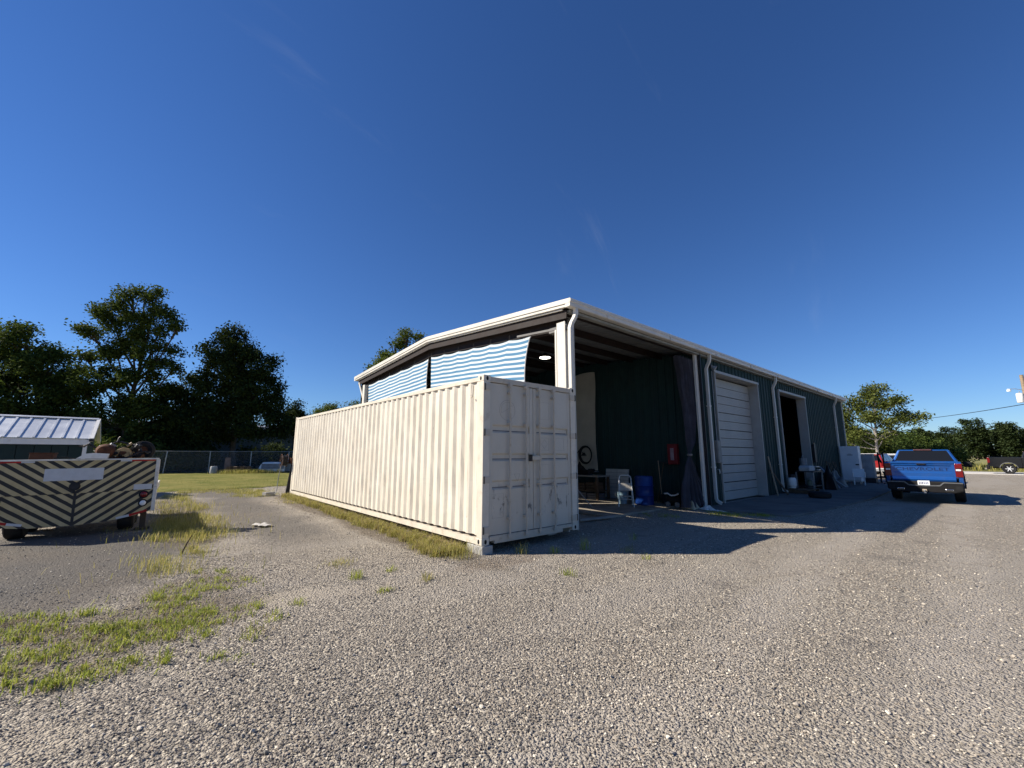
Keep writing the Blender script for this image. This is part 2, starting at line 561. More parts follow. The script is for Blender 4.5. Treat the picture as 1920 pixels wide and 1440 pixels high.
# the concrete apron in front of the workshop doors, cast in panels
SLAB = pm('apron_concrete', (0.145, 0.14, 0.13), 0.85, 0, 0.2, 1.2, 0.25, 70, dirt=(0.07, 0.066, 0.06), dirt_amt=0.7, dirt_scale=0.9, spec=0.1)  # base grey lowered to stand in for shade; random patches are stains
apron = thing('concrete_apron', 'stained concrete apron darkened for shade in front of the workshop doors', 'apron', (19, -1, 0))
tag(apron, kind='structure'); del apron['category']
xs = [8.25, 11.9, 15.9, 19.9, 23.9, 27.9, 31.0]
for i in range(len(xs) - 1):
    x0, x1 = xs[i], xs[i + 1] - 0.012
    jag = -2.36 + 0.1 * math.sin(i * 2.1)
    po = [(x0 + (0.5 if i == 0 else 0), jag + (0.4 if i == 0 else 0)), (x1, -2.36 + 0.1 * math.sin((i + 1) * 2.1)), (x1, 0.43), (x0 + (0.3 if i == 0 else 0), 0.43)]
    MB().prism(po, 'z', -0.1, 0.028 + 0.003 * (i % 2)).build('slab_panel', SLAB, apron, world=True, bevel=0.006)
shopfloor = MB().box(5.0, 1.1, -0.1, 28.3, 12.7, 0.03).build('shop_floor', pm('shop_floor_concrete', (0.24, 0.21, 0.17), 0.85, 0, 0.25, 1.5, 0.2, 60, dirt=(0.10, 0.08, 0.06), dirt_scale=1.3))
tag(shopfloor, 'brownish concrete floor inside the open bay', kind='structure')

# ------------------------------------------------------------------ loose gravel on top of the yard
def make_stone_mat():
    m, n, l, p = new_mat('crushed_stone')
    oi = n.new('ShaderNodeObjectInfo')
    r = n.new('ShaderNodeValToRGB'); l.new(oi.outputs['Random'], r.inputs[0])
    e = r.color_ramp.elements
    e[0].position = 0; e[0].color = (0.121, 0.114, 0.102, 1)
    e[1].position = 1; e[1].color = (0.872, 0.776, 0.621, 1)
    for q, c in ((0.25, (0.227, 0.209, 0.184, 1)), (0.45, (0.308, 0.272, 0.225, 1)), (0.6, (0.362, 0.298, 0.232, 1)), (0.85, (0.483, 0.431, 0.353, 1))):
        x = e.new(q); x.color = c
    t = add_noise(n, l, add_coord(n, l, 'Object'), 2.5, 4, 0.7)
    c = add_mix(n, l, add_range(n, l, t.outputs[0], 0.3, 0.7, 0, 0.35), r.outputs[0], (0.22, 0.20, 0.18))
    l.new(c, p.inputs['Base Color']); p.inputs['Roughness'].default_value = 0.85
    p.inputs['Specular IOR Level'].default_value = 0.3
    return m


STONE = make_stone_mat()
rng = np.random.default_rng(11)
protos = bpy.data.collections.new('stone_shapes')
import bmesh
for k in range(6):
    bm = bmesh.new()
    pts = rng.normal(size=(13, 3)); pts /= np.linalg.norm(pts, axis=1)[:, None]
    pts *= rng.uniform(0.75, 1.0, (13, 1)) * np.array([1.0, rng.uniform(0.6, 0.9), rng.uniform(0.42, 0.65)])
    for q in pts: bm.verts.new(q)
    bmesh.ops.convex_hull(bm, input=bm.verts)
    loose = [v for v in bm.verts if not v.link_faces]
    bmesh.ops.delete(bm, geom=loose, context='VERTS')
    bmesh.ops.recalc_face_normals(bm, faces=bm.faces)
    me = bpy.data.meshes.new('stone'); bm.to_mesh(me); bm.free()
    me.materials.append(STONE)
    protos.objects.link(bpy.data.objects.new('stone', me))

CAMXY = np.array([-4.39, -5.826]); YAW = 0.7147
def wedge(n, r0, r1, half=R(74)):
    r = np.sqrt(rng.uniform(r0 * r0, r1 * r1, n)); a = YAW + rng.uniform(-half, half, n)
    return np.stack([CAMXY[0] + r * np.sin(a), CAMXY[1] + r * np.cos(a)], 1), r


P, S = [], []
for n_, r0, r1, s0, s1 in ((34000, 0.7, 4.2, 0.0065, 0.0135), (56000, 0.7, 5.0, 0.0035, 0.007), (46000, 4.2, 8.5, 0.007, 0.0135), (22000, 8.5, 17, 0.010, 0.017)):
    q, r = wedge(n_, r0, r1)
    P.append(q); S.append(rng.uniform(s0, s1, n_) * (1 + 0.9 * (rng.random(n_) < 0.012)))
P = np.concatenate(P); S = np.concatenate(S)
x, y = P[:, 0], P[:, 1]
keep = np.ones(len(P), bool)
inner = (((x + 5.8) * 0.42) ** 2 + ((y - 3.9) * 0.28) ** 2) < 0.85 + 0.5 * vnoise(x, y, 1.5, 9)
keep &= ~(inner & (rng.random(len(P)) < 0.62))
trk = (np.abs(x + 1.9) < 0.9) & (y > 2)
keep &= ~(trk & (rng.random(len(P)) < 0.6))
keep &= ~((((x + 2.9) / 0.6) ** 2 + ((y + 0.3) / 0.35) ** 2 < 1) & (rng.random(len(P)) < 0.75))
keep &= ~((x > 8.2) & (y > -2.4) & (y < 14)) & ~((x > 5) & (y > 1.1) & (y < 14)) & ~((x > 2.7) & (y > 2.0)) & (y < 17.0)
keep &= ~((x > 0) & (x < 2.5) & (y > 0.4) & (y < 12))
keep &= vnoise(x * 0.25, y, 0.9, 21) * 0.7 + vnoise(x, y, 1.3, 22) * 0.4 + rng.random(len(P)) * 0.8 > 0.62
P, S = P[keep], S[keep]
z = gz(P[:, 0], P[:, 1]) - 0.028 * vnoise(P[:, 0], P[:, 1], 0.7, 1) - 0.012 * vnoise(P[:, 0], P[:, 1], 2.6, 2) + S * 0.38
gm = bpy.data.meshes.new('gravel')
gm.vertices.add(len(P)); gm.vertices.foreach_set('co', np.column_stack([P, z]).astype(np.float32).ravel())
at_ = gm.attributes.new('size', 'FLOAT', 'POINT'); at_.data.foreach_set('value', S.astype(np.float32))
gm.update()
gravel = link('gravel', gm)
tag(gravel, 'loose crushed stone strewn over the yard', 'gravel', kind='stuff')
ng = bpy.data.node_groups.new('strewn_stones', 'GeometryNodeTree')
ng.interface.new_socket('Geometry', in_out='INPUT', socket_type='NodeSocketGeometry')
ng.interface.new_socket('Geometry', in_out='OUTPUT', socket_type='NodeSocketGeometry')
gi, go = ng.nodes.new('NodeGroupInput'), ng.nodes.new('NodeGroupOutput')
ci = ng.nodes.new('GeometryNodeCollectionInfo'); ci.inputs[0].default_value = protos
ci.inputs['Separate Children'].default_value = True; ci.inputs['Reset Children'].default_value = True
ip = ng.nodes.new('GeometryNodeInstanceOnPoints'); ip.inputs['Pick Instance'].default_value = True
rr = ng.nodes.new('FunctionNodeRandomValue'); rr.data_type = 'FLOAT_VECTOR'
rr.inputs[0].default_value = (-0.5, -0.5, 0); rr.inputs[1].default_value = (0.5, 0.5, 6.283)
na = ng.nodes.new('GeometryNodeInputNamedAttribute'); na.data_type = 'FLOAT'; na.inputs[0].default_value = 'size'
L = ng.links
L.new(gi.outputs[0], ip.inputs['Points']); L.new(ci.outputs[0], ip.inputs['Instance'])
L.new(rr.outputs[0], ip.inputs['Rotation']); L.new(na.outputs[0], ip.inputs['Scale'])
L.new(ip.outputs[0], go.inputs[0])
md = gravel.modifiers.new('strewn', 'NODES'); md.node_group = ng

# ------------------------------------------------------------------ the shipping container
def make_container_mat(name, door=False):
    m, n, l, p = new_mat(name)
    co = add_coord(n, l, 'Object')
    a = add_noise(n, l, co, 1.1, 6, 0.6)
    col = add_mix(n, l, add_range(n, l, a.outputs[0], 0.3, 0.7), scaled((0.59, 0.53, 0.435), 0.82 if door else 1.0), scaled((0.66, 0.605, 0.51), 0.80 if door else 1.0))  # door version is a darker tint that stands in for shade on the doors
    # vertical water streaks and road dust low on the sheet
    st = add_noise(n, l, add_coord(n, l, 'Object', (9, 9, 0.6)), 1.6, 5, 0.7)
    sz = n.new('ShaderNodeSeparateXYZ'); l.new(co, sz.inputs[0])
    low = add_range(n, l, sz.outputs[2], 0.25, 1.7, 1, 0.12)
    col = add_mix(n, l, add_math(n, l, 'MULTIPLY', add_range(n, l, st.outputs[0], 0.5, 0.75, 0, 0.5), low), col, (0.42, 0.36, 0.26))
    # chips and scrapes down to primer and rust
    ch = add_noise(n, l, add_coord(n, l, 'Object', (1, 1, 0.45)), 7.5, 8, 0.72, 0.6)
    zone = add_noise(n, l, co, 1.9, 3, 0.5)
    if door:
        band = add_math(n, l, 'MULTIPLY', add_range(n, l, sz.outputs[2], 0.35, 0.6), add_range(n, l, sz.outputs[2], 1.05, 0.85))
        hi = add_math(n, l, 'MULTIPLY', add_range(n, l, zone.outputs[0], 0.40, 0.55), band)
        k = add_math(n, l, 'MULTIPLY', add_range(n, l, ch.outputs[0], 0.52, 0.60, 0, 0.9), hi)
        col = add_mix(n, l, k, col, (0.10, 0.09, 0.082))
    # scuffed bands where forks and straps rubbed, and long thin runs of rust
    sc_n = add_noise(n, l, add_coord(n, l, 'Object', (0.6, 0.6, 16)), 3.0, 6, 0.7)
    zb = add_math(n, l, 'MAXIMUM', add_range(n, l, add_math(n, l, 'ABSOLUTE', add_math(n, l, 'SUBTRACT', sz.outputs[2], 0.98)), 0.02, 0.16, 1, 0), add_range(n, l, add_math(n, l, 'ABSOLUTE', add_math(n, l, 'SUBTRACT', sz.outputs[2], 1.66)), 0.01, 0.10, 1, 0))
    col = add_mix(n, l, add_math(n, l, 'MULTIPLY', zb, add_range(n, l, sc_n.outputs[0], 0.5, 0.7, 0, 0.55)), col, (0.50, 0.47, 0.43))
    run = add_noise(n, l, add_coord(n, l, 'Object', (7, 7, 0.35)), 2.2, 6, 0.7)
    col = add_mix(n, l, add_math(n, l, 'MULTIPLY', add_range(n, l, run.outputs[0], 0.62, 0.72, 0, 0.6), add_range(n, l, zone.outputs[0], 0.42, 0.6)), col, (0.36, 0.25, 0.15))
    spk = add_math(n, l, 'MULTIPLY', add_range(n, l, ch.outputs[0], 0.655, 0.69), add_range(n, l, zone.outputs[0], 0.50, 0.60, 0, 0.9))
    col = add_mix(n, l, spk, col, (0.20, 0.11, 0.06))
    l.new(col, p.inputs['Base Color'])
    p.inputs['Roughness'].default_value = 0.55
    dent = add_noise(n, l, add_coord(n, l, 'Object', (1, 1, 1.6)), 1.7, 4, 0.55)
    fi = add_noise(n, l, co, 55, 3, 0.6)
    h = add_math(n, l, 'ADD', add_math(n, l, 'MULTIPLY', dent.outputs[0], 1.0), add_math(n, l, 'MULTIPLY', fi.outputs[0], 0.03))
    add_bump(n, l, p, h, 0.22, 0.05)
    return m


CPAINT = make_container_mat('cream_container_paint')
DPAINT = make_container_mat('shaded_scuffed_door_paint', True)
DRAIL = pm('shaded_door_fittings', (0.50, 0.44, 0.355), 0.6, 0, 0.08, 4, 0.1, 60, dirt=(0.24, 0.18, 0.12), dirt_amt=0.4, dirt_scale=4)  # darker copy of the rail cream, door shade put into the colour
CRAIL = pm('cream_rail_paint', (0.61, 0.55, 0.455), 0.55, 0, 0.07, 3, 0.1, 60, dirt=(0.30, 0.22, 0.14), dirt_amt=0.35, dirt_scale=4)
CLINE = pm('old_lettering_edge', (0.36, 0.33, 0.29), 0.6, 0, 0.1)
SEAM = pm('door_gasket', (0.06, 0.057, 0.055), 0.7, 0, 0.2)
BAND_GREY = pm('band_dark_grey', (0.15, 0.145, 0.145), 0.6, 0, 0.2, 6)
CL, CW, CH = 12.192, 2.438, 2.896
cont = thing('shipping_container', 'long cream shipping container with corrugated sides and scuffed doors', 'container', (0, 0, 0.12), rot=(math.atan(0.048 / CL), 0, 0))


def corr_profile(length, p0):
    """(along, depth) pairs of the trapezoid sheet, depth measured inwards"""
    out = [(0, 0)]
    u = p0
    while u + 0.20 < length:
        out += [(u, 0), (u + 0.066, 0.036), (u + 0.136, 0.036), (u + 0.202, 0)]
        u += 0.2705
    out.append((length, 0))
    return out


def side_sheet(xf, inward, name):
    pr = corr_profile(CL - 0.32, 0.05)
    nzs = 9
    b = MB(); rs = random.Random(3)
    rowsz = [0.155 + (CH - 0.155 - 0.09) * k / nzs for k in range(nzs + 1)]
    base = 0
    for k, zz in enumerate(rowsz):
        for (u, d) in pr:
            w = 0 if k in (0, nzs) else rs.uniform(-0.005, 0.005) * (1.6 if k in (2, 3) else 1)
            b.v.append((xf + inward * (0.012 + d + w), 0.16 + u, zz))
    m_ = len(pr)
    for k in range(nzs):
        for i in range(m_ - 1):
            a = k * m_ + i
            b.f.append((a, a + 1, a + m_ + 1, a + m_))
    return b.build(name, CPAINT, cont)


side_sheet(0.0, 1, 'side_panel')
side_sheet(CW, -1, 'side_panel')
MB().grid(lambda u, v: (0.06 + u * (CW - 0.12), 0.1 + v * (CL - 0.2), CH - 0.035 + 0.012 * math.sin(v * 2 * PI * 30)), 6, 240).build('roof_panel', CRAIL, cont)
MB().box(0.1, CL - 0.09, 0.15, CW - 0.1, CL - 0.06, CH - 0.1).build('end_panel', CPAINT, cont)
MB().box(0.08, 0.12, 0.12, CW - 0.08, CL - 0.1, 0.16).build('floor_panel', WOODD, cont)
for xf, s in ((0.0, 1), (CW, -1)):
    MB().box(xf + s * 0.004, 0.17, CH - 0.105, xf + s * 0.066, CL - 0.17, CH - 0.03).build('top_rail', CRAIL, cont, bevel=0.006)
    # the bottom rail: a channel with a shadowed upper groove
    MB().prism([(xf + s * 0.002, 0.012), (xf + s * 0.10, 0.012), (xf + s * 0.14, 0.012), (xf + s * 0.14, 0.155), (xf + s * 0.11, 0.155), (xf + s * 0.11, 0.108), (xf + s * 0.002, 0.108)], 'y', 0.17, CL - 0.17).build('bottom_rail', CRAIL, cont)
    for yy, t in ((0.0, 1), (CL, -1)):
        MB().box(xf + s * 0.003, yy + t * 0.003, 0.115, xf + s * 0.150, yy + t * 0.155, CH - 0.115).build('corner_post', CRAIL, cont, bevel=0.008)
for xf, s in ((0.0, 1), (CW, -1)):
    for yy, t in ((0.0, 1), (CL, -1)):
        for zz, q in ((0.0, 1), (CH, -1)):
            c = MB().box(xf, yy, zz, xf + s * 0.162, yy + t * 0.178, zz + q * 0.118).build('corner_casting', CRAIL, cont, bevel=0.012)
            # the oval lifting holes on both outer faces
            ov = [(0.026 * math.cos(a), 0.038 * math.sin(a)) for a in np.linspace(0, 2 * PI, 16, endpoint=False)]
            MB().prism([(yy + t * 0.089 + a, zz + q * 0.059 + b2) for a, b2 in ov], 'x', xf - s * 0.0015, xf + s * 0.02).build('casting_hole', BLACKP, c)
            MB().prism([(xf + s * 0.081 + a, zz + q * 0.059 + b2) for a, b2 in ov], 'y', yy - t * 0.0015, yy + t * 0.02).build('casting_hole', BLACKP, c)
MB().box(0.165, 0.01, CH - 0.115, CW - 0.165, 0.10, CH - 0.02).build('door_header', DRAIL, cont, bevel=0.006)
MB().prism([(0.17, 0.06), (0.28, 0.06), (0.28, 0.008), (CW - 0.45, 0.008), (CW - 0.45, 0.07), (CW - 0.17, 0.07), (CW - 0.17, 0.135), (0.17, 0.135)], 'y', 0.005, 0.12).build('door_sill', DRAIL, cont, bevel=0.004)
MB().box(0.165, CL - 0.1, 0.01, CW - 0.165, CL - 0.02, 0.15).build('rear_sill', CRAIL, cont)

DZ0, DZ1 = 0.145, CH - 0.125
BANDS = [(1.40, 1.505, 0), (1.90, 2.01, 0), (0.91, 1.035, 0)]
for di, (x0, x1) in enumerate(((0.155, 1.213), (1.225, CW - 0.155))):
    # a pressed door: flat fields with three recessed bands
    zs = sorted([(DZ0, 0)] + [(b0, 1) for b0, b1, _ in BANDS] + [(b1, 2) for b0, b1, _ in BANDS] + [(DZ1, 0)])
    pr = [(0.0, DZ0)]
    for b0, b1, _ in sorted(BANDS):
        pr += [(0.0, b0 - 0.018), (0.030, b0 + 0.012), (0.030, b1 - 0.012), (0.0, b1 + 0.018)]
    pr += [(0.0, DZ1)]
    d = MB()
    xi0, xi1 = x0 + 0.075, x1 - 0.085
    if di == 1: xi0, xi1 = x0 + 0.085, x1 - 0.075
    poly = [(0.035 + a, zz) for a, zz in pr]
    d.prism(poly + [(0.075, DZ1), (0.075, DZ0)], 'x', xi0, xi1)
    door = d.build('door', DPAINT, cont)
    for fx0, fx1 in ((x0, xi0), (xi1, x1)):
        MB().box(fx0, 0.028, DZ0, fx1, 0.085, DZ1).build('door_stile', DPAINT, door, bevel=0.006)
    for b0, b1, _ in BANDS:
        MB().box(xi0 + 0.03, 0.0632, b0 + 0.004, xi1 - 0.03, 0.0648, b0 + 0.030).build('band_strip', BAND_GREY, door)  # dark grey strip along the lower edge of each recessed band
    MB().box(x0 - 0.004, 0.045, DZ0 - 0.012, x1 + 0.004, 0.080, DZ0 - 0.001).build('gasket', SEAM, door)
    for rx in ((0.60, 1.00) if di == 0 else (1.35, 1.75)):
        r = MB()
        if rx == 1.75:
            r.tube([(rx, -0.025, 2.80), (rx, -0.025, 1.0), (rx + 0.012, -0.045, 0.62), (rx + 0.004, -0.028, 0.42), (rx + 0.03, -0.035, 0.28), (rx, -0.025, 0.12)], 0.019, 8)
        elif rx == 1.00:
            r.tube([(rx, -0.025, 2.80), (rx, -0.025, 0.55), (rx - 0.012, -0.037, 0.36), (rx, -0.025, 0.10)], 0.019, 8)
        else:
            r.cyl((rx, -0.025, 0.10), (rx, -0.025, 2.80), 0.019, n=8)
        rod = r.build('lock_rod', DRAIL, door, smooth=40)
        for zz in (0.10, 2.76):
            MB().box(rx - 0.036, -0.048, zz - 0.03, rx + 0.036, 0.02, zz + 0.035).build('cam_keeper', DRAIL, rod, bevel=0.006)
        for zz in (0.40, 0.95, 2.05, 2.62):
            MB().box(rx - 0.034, -0.046, zz - 0.022, rx + 0.034, 0.034, zz + 0.022).build('rod_bracket', DRAIL, rod, bevel=0.004)
    if di == 1:
        h = MB().box(1.115, -0.058, 1.40, 1.36, -0.045, 1.475).build('door_handle', DRAIL, door, bevel=0.004)
        MB().box(1.10, -0.062, 1.375, 1.118, 0.02, 1.500).build('handle_catch', SEAM, h)
    for zz in (2.68, 1.88, 1.07, 0.245):
        hx = (0.0, 0.15) if di == 0 else (CW - 0.17, CW + 0.0)
        hg = MB().box(hx[0] + (0.04 if di == 0 else 0.0), -0.016, zz - 0.055, hx[1] - (0.0 if di == 0 else 0.03), 0.03, zz + 0.055).build('hinge', DRAIL, door, bevel=0.006)
        px = 0.022 if di == 0 else CW - 0.022
        MB().cyl((px, -0.010, zz - 0.06), (px, -0.010, zz + 0.06), 0.016, n=8).build('hinge_pin', SEAM, hg)
# ghosts of the old lettering, painted over: raised sticker edges
def outline(poly, y0, w=0.006):
    b = MB()
    for i in range(len(poly)):
        p, q = poly[i], poly[(i + 1) % len(poly)]
        b.bar((p[0], y0, p[1]), (q[0], y0, q[1]), w, 0.003, up=(0, 1, 0))
    return b
gh = outline([(0.575 + 0.185 * math.cos(a), 2.30 + 0.185 * math.sin(a)) for a in np.linspace(0, 2 * PI, 28, endpoint=False)], 0.0335)
gh.build('old_round_sticker', CLINE, cont)
outline([(0.575 + 0.15 * math.cos(a), 2.30 + 0.15 * math.sin(a)) for a in np.linspace(0.6, PI + 0.4, 12)], 0.0335, 0.004).build('old_round_sticker', CLINE, cont)
for px, pz, hw, hh in ((1.53, 1.70, 0.12, 0.12), (1.96, 1.70, 0.13, 0.12), (1.53, 1.20, 0.12, 0.11), (1.53, 2.35, 0.13, 0.17), (0.36, 0.62, 0.13, 0.20)):
    outline([(px - hw, pz - hh), (px + hw, pz - hh), (px + hw, pz + hh), (px - hw, pz + hh)], 0.0335, 0.004).build('old_sticker', CLINE, cont)
outline([(1.53, 1.61), (1.61, 1.70), (1.53, 1.79), (1.45, 1.70)], 0.0335, 0.005).build('old_sticker', CLINE, cont)
outline([(0.74, 1.15), (0.88, 1.15), (0.83, 1.02)], 0.0335, 0.005).build('old_sticker', CLINE, cont)
# the J-shaped hook welded high on the long side
hk = MB().tube([(-0.012, 0.30, 2.72), (-0.02, 0.30, 2.58), (-0.022, 0.312, 2.525), (-0.022, 0.345, 2.515), (-0.022, 0.36, 2.545)], 0.013, 8)
hk.build('hook', CRAIL, cont, smooth=40)

# supports under the near end
blk = thing('concrete_block', 'chipped pale concrete blocks under the nearest container corner', 'block', (0.05, 0.15, 0))
bb = MB(); bb.box(-0.012, -0.035, -0.03, 0.21, 0.205, 0.118); bb.build('block', CONC, blk, world=True, bevel=0.01)
MB().box(-0.006, 0.215, -0.03, 0.20, 0.43, 0.116).build('block', CONC, blk, world=True, bevel=0.01)
b2 = MB().box(CW - 0.40, 0.45, -0.03, CW - 0.16, 0.70, 0.118).build('concrete_block', CONC, bevel=0.01)
tag(b2, 'concrete block in deep shade under the right side of the container', 'block')
b3 = MB().box(0.0, CL - 0.45, 0.03, 0.24, CL - 0.05, 0.160).build('concrete_block', CONC, bevel=0.01)
tag(b3, 'concrete block in grass under the far container corner', 'block')
pl = MB().obox((-0.03, 1.15, 0.035), (0.11, 1.35, 0.05), (0, 0.15, -0.03)).build('timber_plank', WOOD, bevel=0.006)
tag(pl, 'bleached plank lying in grass along the container side', 'plank')
# ------------------------------------------------------------------ the workshop building
BX0, BX1, BY0, BY1 = 2.66, 28.45, 0.45, 12.80
RIDGE_Y, EAVE_Z, RIDGE_Z = 6.65, 5.06, 5.55
GREEN = pm('dark_green_sheet', (0.012, 0.034, 0.033), 0.58, 0.0, 0.2, 1.5, dirt=(0.018, 0.028, 0.027), dirt_amt=0.4, spec=0.22)
ROOFM = pm('roof_sheet', (0.24, 0.24, 0.24), 0.5, 0.4, 0.12, 1.0)
REDOX = pm('red_oxide_steel', (0.018, 0.011, 0.010), 0.7, 0, 0.3, 4)
TRIM = pm('white_trim', (0.60, 0.57, 0.51), 0.45, 0, 0.05, 2, dirt=(0.40, 0.38, 0.32), dirt_amt=0.35, dirt_scale=1.5)
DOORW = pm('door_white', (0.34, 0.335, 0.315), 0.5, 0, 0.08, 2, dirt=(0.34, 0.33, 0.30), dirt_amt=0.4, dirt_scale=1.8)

bld = thing('metal_workshop', 'dark green metal workshop with white trim and an open end bay', 'building', (BX0, BY0, 0))


def rib_profile(w, start=0.0):
    out = [(0.0, 0.0)]
    u = 0.06 - start
    while u < w - 0.05:
        if u > 0.0:
            out += [(u, 0.0), (u + 0.02, 0.032), (u + 0.05, 0.032), (u + 0.07, 0.0)]
            for q in (0.145, 0.225):
                if u + q + 0.03 < w: out += [(u + q, 0.0), (u + q + 0.008, 0.006), (u + q + 0.022, 0.006), (u + q + 0.03, 0.0)]
        u += 0.305
    out.append((w, 0.0))
    return out


_sheets = {}
def rib_sheet(w, h, mat):
    """a ribbed sheet w wide (local x), h high (local z), ribs towards -y"""
    key = (round(w, 3), round(h, 3), mat.name)
    if key not in _sheets:
        b = MB(); pr = rib_profile(w)
        for zz in (0, h):
            for u, d in pr: b.v.append((u, -d, zz))
        k = len(pr)
        for i in range(k - 1): b.f.append((i, i + 1, k + i + 1, k + i))
        for zz in (0, h):
            for u, d in pr: b.v.append((u, 0.004 - d, zz))
        for i in range(k - 1): b.f.append((2 * k + i + 1, 2 * k + i, 3 * k + i, 3 * k + i + 1))
        me = bpy.data.meshes.new('wall_sheet'); me.from_pydata(b.v, [], b.f); me.materials.append(mat); me.update()
        _sheets[key] = me
    return _sheets[key]


def wall_run(x0, x1, z0, z1, y, mat=GREEN, parent=bld):
    u = x0
    while u < x1 - 0.02:
        w = min(0.915, x1 - u)
        link('wall_sheet', rib_sheet(w - 0.002, z1 - z0, mat), parent, (u, y, z0), None, True)
        u += 0.915


wall_run(9.16, 10.36, 0.02, 4.93, BY0)
wall_run(10.36, 14.40, 4.52, 4.93, BY0)
wall_run(14.40, 16.84, 0.02, 4.93, BY0)
wall_run(16.84, 20.78, 4.50, 4.93, BY0)
wall_run(20.78, BX1, 0.02, 4.93, BY0)
# the partition at the back of the open bay faces the camera side (-x)
u = 0.5
while u < 12.7:
    w = min(0.915, 12.7 - u)
    h = EAVE_Z - 0.12 + (RIDGE_Z - EAVE_Z) * (1 - abs((u + w / 2) - RIDGE_Y) / (RIDGE_Y - BY0))
    # local +x runs towards -y when turned by -90 degrees
    link('partition_sheet', rib_sheet(w - 0.002, h, GREEN), bld, (9.20, u + w, 0.02), (0, 0, -PI / 2), True)
    u += 0.915
MB().box(BX0 + 0.1, BY1, 0, BX1, BY1 + 0.05, 5.07).build('rear_wall', GREEN, bld, world=True)  # unseen across the open bay, where it is added to keep light out
MB().prism([(BY0, 0), (BY1, 0), (BY1, 5.07), (RIDGE_Y, 5.54), (BY0, 5.07)], 'x', BX1 - 0.06, BX1 - 0.01).build('end_wall', GREEN, bld, world=True)
MB().box(BX1 - 0.005, BY0 - 0.05, 0.02, BX1 + 0.06, BY0 + 0.1, 4.93).build('corner_trim', TRIM, bld, world=True)

# roof sheets, purlins and frames
slope_len = math.hypot(RIDGE_Y - 0.28, RIDGE_Z - EAVE_Z)
ang = math.atan2(RIDGE_Z - EAVE_Z, RIDGE_Y - 0.28)
u = BX0 - 0.06
while u < BX1 + 0.1:
    w = min(0.915, BX1 + 0.12 - u)
    me = rib_sheet(w - 0.002, slope_len, ROOFM)
    # local z runs up the slope, local -y is the outside
    link('roof_sheet', me, bld, (u, 0.28, EAVE_Z), (-(PI / 2 - ang), 0, 0), True)
    o = link('roof_sheet', me, bld, (u + w, 2 * RIDGE_Y - 0.28, EAVE_Z), (-(PI / 2 - ang), 0, PI), True)
    u += 0.915
MB().prism([(RIDGE_Y - 0.25, RIDGE_Z + 0.022), (RIDGE_Y, RIDGE_Z + 0.055), (RIDGE_Y + 0.25, RIDGE_Z + 0.022), (RIDGE_Y, RIDGE_Z + 0.03)], 'x', BX0 - 0.05, BX1 + 0.1).build('ridge_cap', TRIM, bld, world=True)
for s in (-1, 1):
    for k in range(6):
        d = 0.25 + k * 1.18
        yy = RIDGE_Y + s * (RIDGE_Y - 0.28 - d)
        zz = EAVE_Z + d * math.tan(ang) - 0.115
        MB().prism([(yy - 0.03, zz - 0.1), (yy + 0.03, zz - 0.1), (yy + 0.03, zz - 0.09), (yy - 0.015, zz - 0.09), (yy - 0.015, zz + 0.09), (yy + 0.03, zz + 0.09), (yy + 0.03, zz + 0.1), (yy - 0.03, zz + 0.1)], 'x', BX0 + 0.05, BX1 - 0.1).build('purlin', REDOX, bld, world=True)
for fx in (2.86, 9.40, 16.0, 22.4, 28.2):
    b = MB()
    for s in (-1, 1):
        p0 = (fx, RIDGE_Y + s * (RIDGE_Y - BY0 - 0.1), EAVE_Z - 0.40); p1 = (fx, RIDGE_Y, RIDGE_Z - 0.40)
        b.bar(p0, p1, 0.02, 0.30)
        for dz in (-0.155, 0.155):
            b.bar((p0[0], p0[1], p0[2] + dz), (p1[0], p1[1], p1[2] + dz), 0.17, 0.014)
    b.build('rafter', REDOX, bld, world=True)
    for yy, t in ((BY0 + 0.04, 1), (BY1 - 0.04, -1)):
        if fx > 3 or t < 0:
            MB().box(fx - 0.1, yy, 0.03, fx + 0.1, yy + t * 0.012, 4.6).box(fx - 0.01, yy, 0.03, fx + 0.01, yy + t * 0.28, 4.6).box(fx - 0.1, yy + t * 0.28, 0.03, fx + 0.1, yy + t * 0.292, 4.6).build('column', REDOX, bld, world=True)

# the white corner column, with its conduit
MB().box(2.62, 0.40, 0.0, 2.64, 0.655, 4.66).box(2.64, 0.52, 0.0, 2.92, 0.535, 4.66).box(2.92, 0.40, 0.0, 2.94, 0.655, 4.66).build('corner_column', TRIM, bld, world=True)
MB().box(2.71, 0.44, 4.50, 2.86, 0.99, 4.62).build('corner_gusset', pm('gusset_shade_grey', (0.16, 0.155, 0.15), 0.7), bld, world=True)  # grey puts the shade under the fascia into gusset and rail colour
MB().box(2.63, 0.68, 0.0, 2.67, 0.735, 4.52).build('conduit', TRIM, bld, world=True, bevel=0.01)
MB().bar((2.72, 0.66, 4.56), (2.72, 2.15, 4.68), 0.04, 0.05).build('curtain_rail', MATS['gusset_shade_grey'], bld, world=True)
MB().box(2.64, 12.15, 0, 2.80, 12.35, 4.66).build('corner_column', TRIM, bld, world=True)
MB().bar((2.66, 12.2, 3.95), (2.66, 12.85, 4.85), 0.05, 0.09).build('corner_brace', TRIM, bld, world=True)

